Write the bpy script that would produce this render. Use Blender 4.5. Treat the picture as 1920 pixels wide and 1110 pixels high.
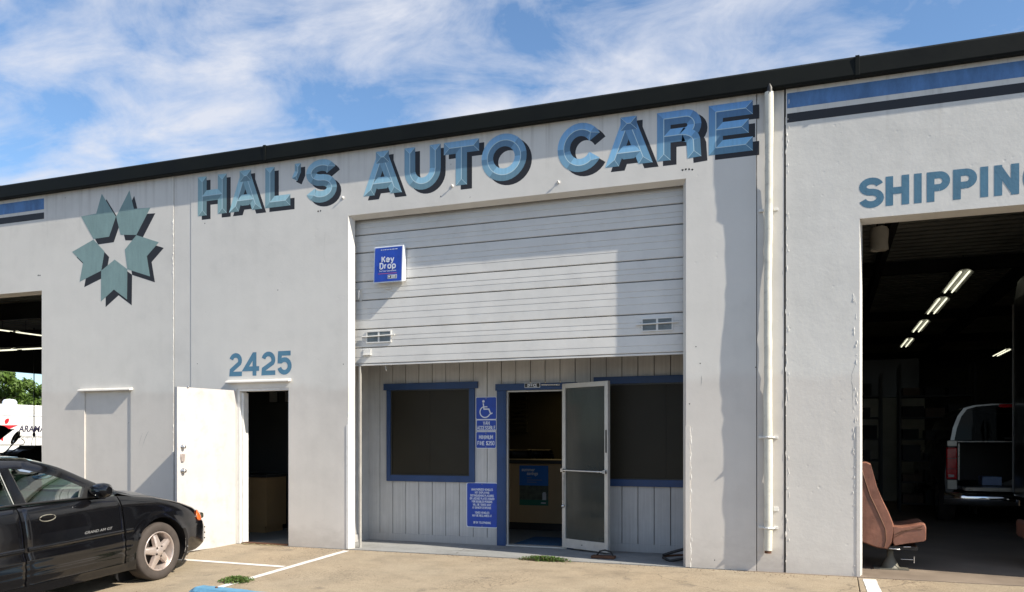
import bpy, math, random
from mathutils import Vector, Matrix
R = math.radians
random.seed(7)
for o in list(bpy.data.objects):
    bpy.data.objects.remove(o, do_unlink=True)
scene = bpy.context.scene
col = scene.collection

# ---------------------------------------------------------------- camera
TH = math.atan2(590.0, 1560.0)
CS, SN, FL = math.cos(TH), math.sin(TH), 1560.0
D, HC, HY = 9.26, 1.4, 826.0
cam_d = bpy.data.cameras.new('camera')
cam = bpy.data.objects.new('camera', cam_d)
col.objects.link(cam)
cam.location = (0, -D, HC)
cam.rotation_euler = (R(90), 0, TH)
cam_d.sensor_width = 36.0
cam_d.lens = 36.0 * FL / 1920.0
cam_d.shift_y = (HY - 555.0) / 1920.0
cam_d.clip_start = 0.05
cam_d.clip_end = 3000
scene.camera = cam

# ---------------------------------------------------------------- light
SUN = Vector((1.0, -0.20, 0.842)).normalized()       # towards the sun
world = bpy.data.worlds.new('World')
scene.world = world
world.use_nodes = True
wn, wl = world.node_tree.nodes, world.node_tree.links
wn.clear()
w_out = wn.new('ShaderNodeOutputWorld')
w_bg = wn.new('ShaderNodeBackground')
w_bg.inputs['Strength'].default_value = 0.095
sky = wn.new('ShaderNodeTexSky')
sky.sky_type = 'NISHITA'
sky.sun_disc = False
sky.sun_elevation = math.asin(SUN.z)
sky.sun_rotation = math.atan2(SUN.x, SUN.y)
sky.air_density = 1.0
sky.dust_density = 0.6
sky.ozone_density = 1.6
# clouds: noise on a flat layer high above
tc = wn.new('ShaderNodeTexCoord')
sep = wn.new('ShaderNodeSeparateXYZ'); wl.new(tc.outputs['Generated'], sep.inputs[0])
def wmath(op, a, b=None, clamp=False):
    n = wn.new('ShaderNodeMath'); n.operation = op; n.use_clamp = clamp
    for i, v in enumerate((a, b)):
        if v is None: continue
        if isinstance(v, (int, float)): n.inputs[i].default_value = v
        else: wl.new(v, n.inputs[i])
    return n.outputs[0]
zz = wmath('ADD', wmath('MAXIMUM', sep.outputs['Z'], 0.0), 0.22)
cx = wmath('DIVIDE', sep.outputs['X'], zz)
cy = wmath('DIVIDE', sep.outputs['Y'], zz)
comb = wn.new('ShaderNodeCombineXYZ')
wl.new(cx, comb.inputs[0]); wl.new(cy, comb.inputs[1])
mp = wn.new('ShaderNodeMapping'); wl.new(comb.outputs[0], mp.inputs[0])
mp.inputs['Location'].default_value = (0.45, 15.85, 0.54)
mp.inputs["Rotation"].default_value = (0, 0, R(-20))
mp.inputs["Scale"].default_value = (1.0, 1.25, 1.0)
n1 = wn.new('ShaderNodeTexNoise'); wl.new(mp.outputs[0], n1.inputs['Vector'])
n1.inputs['Scale'].default_value = 1.0; n1.inputs["Detail"].default_value = 9; n1.inputs['Roughness'].default_value = 0.56
n1.inputs['Distortion'].default_value = 0.35
n2 = wn.new('ShaderNodeTexNoise'); wl.new(mp.outputs[0], n2.inputs['Vector'])
n2.inputs['Scale'].default_value = 4.2; n2.inputs['Detail'].default_value = 9; n2.inputs['Roughness'].default_value = 0.62
n2.inputs['Distortion'].default_value = 0.5
cl = wmath('ADD', wmath('MULTIPLY', n1.outputs['Fac'], 0.66), wmath('MULTIPLY', n2.outputs['Fac'], 0.34))
ramp = wn.new('ShaderNodeValToRGB'); wl.new(cl, ramp.inputs[0])
ramp.color_ramp.elements[0].position = 0.445; ramp.color_ramp.elements[0].color = (0, 0, 0, 1)
ramp.color_ramp.elements[1].position = 0.575; ramp.color_ramp.elements[1].color = (1, 1, 1, 1)
mixc = wn.new('ShaderNodeMix'); mixc.data_type = 'RGBA'
skytint = wn.new('ShaderNodeMix'); skytint.data_type = 'RGBA'; skytint.blend_type = 'MULTIPLY'
skytint.inputs[0].default_value = 1.0
wl.new(sky.outputs[0], skytint.inputs[6]); skytint.inputs[7].default_value = (0.98, 1.16, 1.30, 1)
fac = wmath('MULTIPLY', ramp.outputs['Color'], 0.90)
wl.new(fac, mixc.inputs[0])
wl.new(skytint.outputs[2], mixc.inputs[6])
mixc.inputs[7].default_value = (5.5, 5.7, 6.3, 1)
wl.new(mixc.outputs[2], w_bg.inputs['Color'])
wl.new(w_bg.outputs[0], w_out.inputs['Surface'])

sl = bpy.data.lights.new('sun', 'SUN')
sl.energy = 5.0
sl.angle = R(0.5)
sl.color = (1.0, 0.92, 0.79)
sun = bpy.data.objects.new('sun', sl)
col.objects.link(sun)
sun.rotation_euler = SUN.to_track_quat('Z', 'Y').to_euler()
scene.view_settings.view_transform = 'Standard'
scene.view_settings.look = 'None'
scene.view_settings.gamma = 1.0
scene.view_settings.use_curve_mapping = False
scene.view_settings.exposure = 0.60

# ---------------------------------------------------------------- pixel -> place
SL = 0.05                                             # fall of the apron away from the wall
def tY(px, Y): return (Y + D) / (SN * (px - 960) + CS * FL)
def tX(px, X): return X / (CS * (px - 960) - SN * FL)
def pt(px, py, Y=None, X=None, Z=None, t=None):
    if t is None:
        t = tY(px, Y) if Y is not None else (tX(px, X) if X is not None else (HC - Z) / (py - HY))
    u = px - 960
    return Vector((t * (CS * u - SN * FL), t * (SN * u + CS * FL) - D, HC - (py - HY) * t))
def gp(px, py):                                       # on the sloping apron
    t = (HC + SL * D) / ((py - HY) + SL * (SN * (px - 960) + CS * FL))
    return pt(px, py, t=t)
def wx(px, Y=0.0): return pt(px, HY, Y=Y).x
def wz(px, py, Y=0.0): return pt(px, py, Y=Y).z
def gz(y): return SL * y if y < 0 else 0.0

# ---------------------------------------------------------------- objects
def tag(o, label=None, cat=None, group=None, kind=None):
    if label: o['label'] = label
    if cat: o['category'] = cat
    if group: o['group'] = group
    if kind: o['kind'] = kind
    return o
def empty(name, loc=(0, 0, 0), rot=(0, 0, 0), label=None, cat=None, group=None):
    o = bpy.data.objects.new(name, None)
    o.empty_display_size = 0.2
    col.objects.link(o)
    o.location = loc; o.rotation_euler = rot
    return tag(o, label, cat, group)
def root_loc(o):
    v = Vector((0, 0, 0))
    while o is not None:
        v += Vector(o.location); o = o.parent
    return v
class MB:
    def __init__(s): s.v = []; s.f = []; s.sm = []
    def add(s, vs, fs, smooth=False):
        b = len(s.v); s.v += [tuple(p) for p in vs]
        s.f += [tuple(b + i for i in f) for f in fs]; s.sm += [smooth] * len(fs)
        return s
    def box(s, x0, x1, y0, y1, z0, z1):
        v = [(x, y, z) for x in (x0, x1) for y in (y0, y1) for z in (z0, z1)]
        return s.add(v, [(0, 1, 3, 2), (4, 6, 7, 5), (0, 4, 5, 1), (2, 3, 7, 6), (0, 2, 6, 4), (1, 5, 7, 3)])
    def quad(s, a, b, c, d): return s.add([a, b, c, d], [(0, 1, 2, 3)])
    def prism(s, poly, d):                              # poly: 3-D points, d: extrusion vector
        n = len(poly); d = Vector(d)
        v = [Vector(p) for p in poly] + [Vector(p) + d for p in poly]
        f = [tuple(range(n)), tuple(range(2 * n - 1, n - 1, -1))]
        f += [(i, i + n, (i + 1) % n + n, (i + 1) % n) for i in range(n)]
        return s.add(v, f)
    def tube(s, path, r, n=10, caps=True):
        path = [Vector(p) for p in path]
        rings = []
        up = Vector((0.13, 0.21, 1)).normalized()
        for i, p in enumerate(path):
            d = (path[min(i + 1, len(path) - 1)] - path[max(i - 1, 0)]).normalized()
            a = d.cross(up)
            if a.length < 0.15: a = d.cross(Vector((1, 0.1, 0)))
            a.normalize(); b = d.cross(a).normalized()
            rr = r[i] if isinstance(r, (list, tuple)) else r
            rings.append([p + a * (rr * math.cos(2 * math.pi * k / n)) + b * (rr * math.sin(2 * math.pi * k / n)) for k in range(n)])
        v = [q for rg in rings for q in rg]; f = []
        for i in range(len(path) - 1):
            for k in range(n):
                f.append((i * n + k, i * n + (k + 1) % n, (i + 1) * n + (k + 1) % n, (i + 1) * n + k))
        s.add(v, f, True)
        if caps:
            s.add(rings[0], [tuple(range(n - 1, -1, -1))]); s.add(rings[-1], [tuple(range(n))])
        return s
    def lathe(s, c, prof, axis='x', n=32, smooth=True):    # prof: (radius, offset along axis)
        c = Vector(c); v = []; f = []
        for r, h in prof:
            for k in range(n):
                a = 2 * math.pi * k / n
                if axis == 'x': q = Vector((h, r * math.cos(a), r * math.sin(a)))
                elif axis == 'y': q = Vector((r * math.cos(a), h, r * math.sin(a)))
                else: q = Vector((r * math.cos(a), r * math.sin(a), h))
                v.append(c + q)
        for i in range(len(prof) - 1):
            for k in range(n):
                f.append((i * n + k, i * n + (k + 1) % n, (i + 1) * n + (k + 1) % n, (i + 1) * n + k))
        return s.add(v, f, smooth)
    def grid(s, rows, smooth=True):
        m = len(rows[0]); v = [p for r in rows for p in r]
        f = [(i * m + j, i * m + j + 1, (i + 1) * m + j + 1, (i + 1) * m + j) for i in range(len(rows) - 1) for j in range(m - 1)]
        return s.add(v, f, smooth)
    def build(s, name, mat, parent=None, local=False, bevel=0.0, mats=None, fm=None, solid=0.0):
        me = bpy.data.meshes.new(name)
        off = Vector((0, 0, 0)) if (local or parent is None) else root_loc(parent)
        me.from_pydata([tuple(Vector(p) - off) for p in s.v], [], s.f)
        me.materials.append(mat)
        for m in (mats or []): me.materials.append(m)
        me.polygons.foreach_set('use_smooth', s.sm)
        if fm: me.polygons.foreach_set('material_index', fm)
        me.update()
        o = bpy.data.objects.new(name, me)
        col.objects.link(o)
        if parent is not None: o.parent = parent
        if solid:
            md = o.modifiers.new('s', 'SOLIDIFY'); md.thickness = solid; md.offset = -1
        if bevel > 0:
            md = o.modifiers.new('b', 'BEVEL'); md.width = bevel; md.segments = 2; md.limit_method = 'ANGLE'; md.angle_limit = R(40)
            md.harden_normals = False
        return o
def bx(name, mat, parent, x0, x1, y0, y1, z0, z1, bevel=0.0, local=False):
    return MB().box(x0, x1, y0, y1, z0, z1).build(name, mat, parent, local=local, bevel=bevel)
def recenter(o):
    vs = o.data.vertices
    c = sum((v.co for v in vs), Vector()) / len(vs)
    for v in vs: v.co -= c
    o.location = Vector(o.location) + c
    return o
def copy_tree(o, parent=None):
    c = o.copy(); col.objects.link(c)
    if parent is not None: c.parent = parent
    for ch in [k for k in bpy.data.objects if k.parent == o]:
        copy_tree(ch, c)
    return c

# ---------------------------------------------------------------- materials
def new_mat(name):
    m = bpy.data.materials.new(name); m.use_nodes = True
    nt = m.node_tree
    return m, nt, nt.nodes['Principled BSDF']
def mathn(nt, op, a, b=None, clamp=False):
    n = nt.nodes.new('ShaderNodeMath'); n.operation = op; n.use_clamp = clamp
    for i, v in enumerate((a, b)):
        if v is None: continue
        if isinstance(v, (int, float)): n.inputs[i].default_value = v
        else: nt.links.new(v, n.inputs[i])
    return n.outputs[0]
def noise(nt, vec, scale, detail=5, rough=0.55, dist=0.0):
    n = nt.nodes.new('ShaderNodeTexNoise')
    n.inputs['Scale'].default_value = scale; n.inputs['Detail'].default_value = detail
    n.inputs['Roughness'].default_value = rough; n.inputs['Distortion'].default_value = dist
    if vec is not None: nt.links.new(vec, n.inputs['Vector'])
    return n.outputs['Fac']
def mapping(nt, vec, scale=(1, 1, 1), loc=(0, 0, 0), rot=(0, 0, 0)):
    n = nt.nodes.new('ShaderNodeMapping')
    n.inputs['Scale'].default_value = scale; n.inputs['Location'].default_value = loc; n.inputs['Rotation'].default_value = rot
    nt.links.new(vec, n.inputs['Vector'])
    return n.outputs[0]
def rampn(nt, f, stops):
    n = nt.nodes.new('ShaderNodeValToRGB'); nt.links.new(f, n.inputs[0])
    el = n.color_ramp.elements
    while len(el) < len(stops): el.new(0.5)
    for e, (p, c) in zip(el, stops):
        e.position = p; e.color = (c, c, c, 1) if isinstance(c, (int, float)) else (*c, 1)
    return n.outputs[0]
def mixn(nt, f, a, b, mode='MIX'):
    n = nt.nodes.new('ShaderNodeMix'); n.data_type = 'RGBA'; n.blend_type = mode
    for i, v in ((0, f), (6, a), (7, b)):
        if isinstance(v, (int, float)): n.inputs[i].default_value = v
        elif isinstance(v, tuple): n.inputs[i].default_value = (*v, 1)
        else: nt.links.new(v, n.inputs[i])
    return n.outputs[2]
def bumpn(nt, h, strength, dist, prev=None):
    n = nt.nodes.new('ShaderNodeBump'); n.inputs['Strength'].default_value = strength; n.inputs['Distance'].default_value = dist
    nt.links.new(h, n.inputs['Height'])
    if prev is not None: nt.links.new(prev, n.inputs['Normal'])
    return n.outputs[0]
def pos(nt): return nt.nodes.new('ShaderNodeNewGeometry').outputs['Position']
def objc(nt): return nt.nodes.new('ShaderNodeTexCoord').outputs['Object']
def P(name, c, rough=0.6, metal=0.0, var=0.12, vs=3.0, bump=0.0, bs=60.0, spec=0.5, coat=0.0, emit=None, es=0.0, objspace=True, dirt=0.0):
    m, nt, b = new_mat(name)
    b.inputs['Roughness'].default_value = rough; b.inputs['Metallic'].default_value = metal
    b.inputs['Specular IOR Level'].default_value = spec
    b.inputs['Coat Weight'].default_value = coat
    v = objc(nt) if objspace else pos(nt)
    if var > 0:
        f = noise(nt, v, vs, 6, 0.6)
        g = rampn(nt, f, [(0.3, 1 - var), (0.7, 1 + var)])
        cc = mixn(nt, 1.0, tuple(c), g, 'MULTIPLY')
        if dirt > 0:
            d = noise(nt, v, vs * 2.7, 8, 0.7)
            cc = mixn(nt, rampn(nt, d, [(0.52, 0.0), (0.72, dirt)]), cc, (0.16, 0.13, 0.10))
        nt.links.new(cc, b.inputs['Base Color'])
        rg = rampn(nt, f, [(0.3, max(0, rough - 0.08)), (0.7, min(1, rough + 0.08))])
        nt.links.new(rg, b.inputs['Roughness'])
    else: b.inputs['Base Color'].default_value = (*c, 1)
    if bump > 0:
        nt.links.new(bumpn(nt, noise(nt, v, bs, 5, 0.6), bump, 0.01), b.inputs['Normal'])
    if emit:
        b.inputs['Emission Color'].default_value = (*emit, 1); b.inputs['Emission Strength'].default_value = es
    return m

def wall_mat(name, base, rough_amt, seed, stain=1.0):
    m, nt, b = new_mat(name)
    p = pos(nt)
    big = noise(nt, mapping(nt, p, (0.45, 1, 0.8), (seed, 0, 0)), 1.0, 4, 0.5)
    mid = noise(nt, mapping(nt, p, (1, 1, 1), (seed * 2, 0, 3)), 3.5, 6, 0.6)
    streak = noise(nt, mapping(nt, p, (7.0, 1, 0.28), (seed, 0, 1)), 1.0, 5, 0.55)
    g = mathn(nt, 'ADD', mathn(nt, 'MULTIPLY', big, 0.52), mathn(nt, 'ADD', mathn(nt, 'MULTIPLY', mid, 0.34), mathn(nt, 'MULTIPLY', streak, 0.14)))
    gg = rampn(nt, g, [(0.34, 0.88), (0.5, 1.0), (0.66, 1.06)])
    c = mixn(nt, 1.0, base, gg, 'MULTIPLY')
    # old repaint below head height, a touch pinker, with an uneven edge
    sp = nt.nodes.new('ShaderNodeSeparateXYZ'); nt.links.new(p, sp.inputs[0])
    wav = noise(nt, mapping(nt, p, (0.7, 1, 1.0), (seed * 3, 0, 0)), 2.2, 3, 0.5)
    edge = mathn(nt, 'ADD', sp.outputs['Z'], mathn(nt, 'MULTIPLY', wav, 0.35))
    low = rampn(nt, mathn(nt, 'MULTIPLY', edge, 0.25), [(0.553, 1.0), (0.575, 0.0)])
    c = mixn(nt, mathn(nt, 'MULTIPLY', low, 0.75), c, mixn(nt, 1.0, c, (0.93, 0.90, 0.885), 'MULTIPLY'))
    # splash dirt close to the ground and grime in patches
    gd = noise(nt, mapping(nt, p, (1.6, 1, 3), (seed, 2, 0)), 2.6, 8, 0.7)
    foot = rampn(nt, mathn(nt, 'SUBTRACT', mathn(nt, 'MULTIPLY', gd, 0.75), sp.outputs['Z']), [(0.05, 0.0), (0.42, 0.42 * stain)])
    c = mixn(nt, foot, c, (0.24, 0.20, 0.17))
    st = noise(nt, mapping(nt, p, (9.0, 1, 0.5), (seed * 5, 0, 0)), 1.5, 7, 0.7)
    c = mixn(nt, rampn(nt, st, [(0.63, 0.0), (0.80, 0.16 * stain)]), c, (0.30, 0.28, 0.26))
    # run-off streaks below the roof edge
    dr = noise(nt, mapping(nt, p, (14.0, 1, 0.35), (seed * 9, 0, 0)), 1.0, 4, 0.6)
    tall = noise(nt, mapping(nt, p, (5.0, 1, 0.0), (seed * 2, 0, 0)), 1.0, 3, 0.6)
    reach = mathn(nt, 'SUBTRACT', sp.outputs['Z'], mathn(nt, 'SUBTRACT', 5.35, mathn(nt, 'MULTIPLY', tall, 1.6)))
    c = mixn(nt, mathn(nt, 'MULTIPLY', rampn(nt, reach, [(0.0, 0.0), (0.55, 1.0)]), rampn(nt, dr, [(0.50, 0.0), (0.68, 0.34)])), c, (0.33, 0.30, 0.26))
    spk = noise(nt, mapping(nt, p, (1, 1, 1), (seed * 7, 0, 0)), 16.0, 3, 0.5)
    c = mixn(nt, rampn(nt, spk, [(0.74, 0.0), (0.79, 0.45)]), c, (0.30, 0.28, 0.26))
    nt.links.new(c, b.inputs['Base Color'])
    b.inputs['Roughness'].default_value = 0.62
    b.inputs['Specular IOR Level'].default_value = 0.35
    # relief: trowelled paint, pits, hairline cracks
    h1 = noise(nt, p, 28.0, 5, 0.6)
    h2 = noise(nt, p, 5.0, 3, 0.5)
    vo = nt.nodes.new('ShaderNodeTexVoronoi'); vo.inputs['Scale'].default_value = 9.0
    nt.links.new(mapping(nt, p, (1, 1, 1), (seed, 1, 2)), vo.inputs['Vector'])
    msk = rampn(nt, noise(nt, mapping(nt, p, (1, 1, 1), (seed * 4, 0, 0)), 2.4, 4, 0.6), [(0.5, 0.0), (0.62, 1.0)])
    pit = mathn(nt, 'MULTIPLY', rampn(nt, vo.outputs['Distance'], [(0.0, 0.0), (0.16, 1.0)]), 1.0)
    pit = mathn(nt, 'SUBTRACT', 1.0, mathn(nt, 'MULTIPLY', mathn(nt, 'SUBTRACT', 1.0, pit), msk))
    n = bumpn(nt, h1, 0.35 * rough_amt, 0.006)
    n = bumpn(nt, h2, 0.22 * rough_amt, 0.02, n)
    n = bumpn(nt, pit, 0.55 * rough_amt, 0.006, n)
    nt.links.new(n, b.inputs['Normal'])
    return m

M = {}
M['wall_left'] = wall_mat('painted_concrete_left', (0.685, 0.660, 0.612), 0.35, 1.3)
M['wall'] = wall_mat('painted_concrete_middle', (0.685, 0.662, 0.617), 0.34, 4.1, 0.7)
M['wall_right'] = wall_mat('painted_concrete_right', (0.68, 0.665, 0.625), 0.62, 8.6, 0.5)
M['strip'] = wall_mat('painted_concrete_strip', (0.68, 0.655, 0.61), 0.4, 6.2)
M['fascia'] = P('dark_green_metal', (0.0055, 0.007, 0.006), 0.6, 0.0, 0.35, 1.6, 0.3, 3.0, spec=0.16)
M['black_paint'] = P('black_wall_paint', (0.014, 0.014, 0.018), 0.55, 0, 0.25, 5.0)
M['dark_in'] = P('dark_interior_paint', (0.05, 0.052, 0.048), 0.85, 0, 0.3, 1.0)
M['dark_deck'] = P('roof_deck_steel', (0.46, 0.46, 0.40), 0.7, 0, 0.25, 0.8)
M['floor_in'] = P('workshop_floor', (0.24, 0.19, 0.145), 0.65, 0, 0.3, 1.2)
M['silver'] = P('door_steel_paint', (0.70, 0.685, 0.65), 0.42, 0, 0.07, 2.0, 0.10, 5.0, dirt=0.10)
M['silver_line'] = P('door_joint_rubber', (0.05, 0.055, 0.05), 0.8)
M['white_door'] = P('white_door_paint', (0.53, 0.505, 0.49), 0.5, 0, 0.07, 1.6, 0.15, 7, dirt=0.30)
M['jamb'] = P('jamb_paint', (0.74, 0.73, 0.70), 0.55, 0, 0.06, 4.0, 0.1, 20, dirt=0.22)
M['blue'] = P('blue_trim_paint', (0.018, 0.052, 0.15), 0.5, 0, 0.15, 5.0, 0.1, 40)
M['blue2'] = P('reflective_sign_blue', (0.012, 0.058, 0.38), 0.42, 0, 0.16, 9.0)
M['sign_white'] = P('sign_white_print', (0.70, 0.74, 0.80), 0.5, 0, 0.05)
M['alu'] = P('aluminium_frame', (0.55, 0.53, 0.49), 0.42, 0.35, 0.10, 8.0, dirt=0.12)
M['steel'] = P('bright_steel', (0.55, 0.55, 0.55), 0.25, 0.9, 0.08, 8.0)
M['black_pl'] = P('black_plastic', (0.012, 0.012, 0.012), 0.45, 0, 0.2, 8)
M['rust'] = P('rusty_steel', (0.12, 0.055, 0.03), 0.8, 0.2, 0.4, 20)
M['wood'] = P('counter_laminate', (0.34, 0.22, 0.105), 0.5, 0, 0.08, 2.5)
M['wood_dark'] = P('counter_top_dark', (0.03, 0.03, 0.028), 0.35, 0, 0.1, 3)
M['carpet'] = P('blue_mat_fabric', (0.03, 0.09, 0.17), 0.95, 0, 0.3, 12, 0.3, 200)
M['pipe'] = P('cream_pipe_paint', (0.66, 0.64, 0.55), 0.5, 0, 0.08, 4, 0.25, 12, dirt=0.35)
M['vinyl'] = P('brown_vinyl', (0.26, 0.118, 0.080), 0.42, 0, 0.28, 5, 0.6, 9, dirt=0.3)
M['vinyl_dk'] = P('brown_vinyl_back', (0.17, 0.085, 0.05), 0.5, 0, 0.2, 3, 0.15, 30)
M['rubber'] = P('tyre_rubber', (0.055, 0.044, 0.038), 0.85, 0, 0.25, 9, 0.2, 60)
M['rim'] = P('alloy_rim', (0.54, 0.46, 0.42), 0.33, 0.55, 0.12, 9, dirt=0.15)
M['rim_dk'] = P('brake_dust_dark', (0.03, 0.022, 0.018), 0.7, 0.2, 0.3, 9)
M['car'] = P('black_car_paint', (0.004, 0.004, 0.005), 0.14, 0, 0.1, 3, 0.0, spec=0.5, coat=0.6)
M['car_trim'] = P('black_car_trim', (0.010, 0.010, 0.011), 0.5, 0, 0.1, 5)
M['car_in'] = P('car_interior_grey', (0.055, 0.06, 0.058), 0.8, 0, 0.2, 5)
M['orange'] = P('amber_lens', (0.75, 0.13, 0.02), 0.2, 0, 0.1, 20, coat=0.5)
M['chrome'] = P('chrome', (0.75, 0.75, 0.75), 0.08, 1.0, 0.02, 5)
M['red_lens'] = P('red_lens', (0.62, 0.012, 0.02), 0.15, 0, 0.1, 12, coat=0.6)
M['pewter'] = P('pickup_paint', (0.30, 0.29, 0.26), 0.3, 0.5, 0.05, 3, coat=0.5)
M['charcoal'] = P('charcoal_paint', (0.02, 0.02, 0.02), 0.35, 0, 0.1, 3, coat=0.3)
M['white_truck'] = P('white_truck_paint', (0.80, 0.80, 0.78), 0.4, 0, 0.03, 1)
M['red'] = P('red_decal', (0.60, 0.02, 0.03), 0.45, 0, 0.05)
M['navy'] = P('navy_print', (0.03, 0.025, 0.06), 0.5, 0, 0.05)
M['greytext'] = P('grey_print', (0.20, 0.20, 0.20), 0.5, 0, 0.05)
M['roof_tile'] = P('brown_shingle_roof', (0.13, 0.07, 0.05), 0.9, 0, 0.3, 2, 0.3, 8)
M['cream'] = P('cream_stucco', (0.55, 0.48, 0.36), 0.8, 0, 0.1, 1)
M['tube'] = P('fluorescent_tube', (0.9, 0.9, 0.85), 0.4, 0, 0, emit=(1.0, 0.98, 0.74), es=0.85)
M['tube2'] = P('office_light_panel', (0.9, 0.8, 0.5), 0.4, 0, 0, emit=(1.0, 0.72, 0.3), es=0.45)
M['lamp_body'] = P('lamp_reflector', (0.35, 0.35, 0.33), 0.5, 0, 0.1)
M['cast_iron'] = P('grey_cast_iron', (0.16, 0.15, 0.12), 0.6, 0.1, 0.2, 12)
M['fabric'] = P('dusty_plastic', (0.40, 0.38, 0.33), 0.8, 0, 0.15, 5)
M['bark'] = P('tree_bark', (0.10, 0.07, 0.05), 0.9, 0, 0.3, 5, 0.4, 20)
M['stripe'] = P('white_road_paint', (0.74, 0.70, 0.66), 0.7, 0, 0.10, 5, 0.15, 50, dirt=0.45, objspace=False)
M['kerb_blue'] = P('blue_kerb_paint', (0.11, 0.28, 0.43), 0.7, 0, 0.20, 8, 0.4, 40, dirt=0.2)
M['box_blue'] = P('pale_blue_carton', (0.30, 0.40, 0.62), 0.7, 0, 0.05)
M['paper'] = P('paper_white', (0.55, 0.55, 0.55), 0.7, 0, 0.05)
M['joint'] = P('joint_sealant', (0.02, 0.02, 0.018), 0.9)
M['vent'] = P('vent_plastic', (0.20, 0.23, 0.24), 0.35, 0, 0.2, 10)
M['pink'] = P('pink_print', (0.55, 0.10, 0.18), 0.5, 0, 0.0)
M['green_print'] = P('green_print', (0.01, 0.12, 0.07), 0.5, 0, 0.0)
M['poster_blue'] = P('poster_blue_print', (0.015, 0.13, 0.42), 0.45, 0, 0.05, 3)
M['poster_photo'] = P('poster_photo_print', (0.07, 0.08, 0.055), 0.45, 0, 0.6, 14)

def leaf_mat(name, c):
    m, nt, b = new_mat(name)
    f = noise(nt, objc(nt), 1.6, 4, 0.6)
    cc = mixn(nt, f, tuple(x * 0.6 for x in c), tuple(x * 1.5 for x in c))
    nt.links.new(cc, b.inputs['Base Color']); b.inputs['Roughness'].default_value = 0.55
    tr = nt.nodes.new('ShaderNodeBsdfTranslucent'); nt.links.new(cc, tr.inputs['Color'])
    mx = nt.nodes.new('ShaderNodeMixShader'); mx.inputs[0].default_value = 0.35
    nt.links.new(b.outputs[0], mx.inputs[1]); nt.links.new(tr.outputs[0], mx.inputs[2])
    nt.links.new(mx.outputs[0], nt.nodes['Material Output'].inputs['Surface'])
    return m
M['leaf'] = leaf_mat('tree_leaves', (0.10, 0.17, 0.025))
M['weed'] = leaf_mat('weed_leaves', (0.11, 0.19, 0.04))
M['weed_red'] = leaf_mat('weed_stem_tips', (0.16, 0.10, 0.06))

def glass_mat(name, tint, rough=0.02, base=0.05, gain=1.0):
    m, nt, b = new_mat(name)
    nt.nodes.remove(b)
    tr = nt.nodes.new('ShaderNodeBsdfTransparent'); tr.inputs[0].default_value = (*tint, 1)
    gl = nt.nodes.new('ShaderNodeBsdfGlossy'); gl.inputs['Roughness'].default_value = rough
    gl.inputs['Color'].default_value = (0.9, 0.95, 0.92, 1)
    fr = nt.nodes.new('ShaderNodeFresnel'); fr.inputs[0].default_value = 1.45
    f = mathn(nt, 'ADD', mathn(nt, 'MULTIPLY', fr.outputs[0], gain), base, True)
    mx = nt.nodes.new('ShaderNodeMixShader'); nt.links.new(f, mx.inputs[0])
    nt.links.new(tr.outputs[0], mx.inputs[1]); nt.links.new(gl.outputs[0], mx.inputs[2])
    nt.links.new(mx.outputs[0], nt.nodes['Material Output'].inputs['Surface'])
    return m
M['glass_car'] = glass_mat('green_tinted_glass', (0.30, 0.46, 0.36), 0.02, 0.02)
M['glass_door'] = glass_mat('grey_door_glass', (0.30, 0.33, 0.29), 0.02, 0.0, 0.35)
def dusty_glass():
    m, nt, b = new_mat('dusty_door_glass')
    tr = nt.nodes.new('ShaderNodeBsdfTransparent'); tr.inputs[0].default_value = (0.40, 0.43, 0.39, 1)
    b.inputs['Base Color'].default_value = (0.085, 0.09, 0.08, 1); b.inputs['Roughness'].default_value = 0.08; b.inputs['Specular IOR Level'].default_value = 0.25
    f = noise(nt, objc(nt), 2.5, 5, 0.6)
    mx = nt.nodes.new('ShaderNodeMixShader'); nt.links.new(rampn(nt, f, [(0.3, 0.52), (0.7, 0.66)]), mx.inputs[0])
    nt.links.new(tr.outputs[0], mx.inputs[1]); nt.links.new(b.outputs[0], mx.inputs[2])
    nt.links.new(mx.outputs[0], nt.nodes['Material Output'].inputs['Surface'])
    return m
M['glass_dusty'] = dusty_glass()
M['glass_dark'] = glass_mat('dark_rear_glass', (0.10, 0.11, 0.12), 0.03, -0.01, 0.55)
def screen_mat():
    m, nt, b = new_mat('dark_window_screen')
    f = noise(nt, pos(nt), 2.0, 3, 0.5)
    nt.links.new(mixn(nt, f, (0.017, 0.014, 0.008), (0.032, 0.027, 0.017)), b.inputs['Base Color'])
    b.inputs['Roughness'].default_value = 0.45; b.inputs['Specular IOR Level'].default_value = 0.25
    n = nt.nodes.new('ShaderNodeTexWave'); n.inputs['Scale'].default_value = 120
    nt.links.new(pos(nt), n.inputs['Vector'])
    nt.links.new(bumpn(nt, n.outputs['Fac'], 0.08, 0.002), b.inputs['Normal'])
    return m
M['screen'] = screen_mat()

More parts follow.
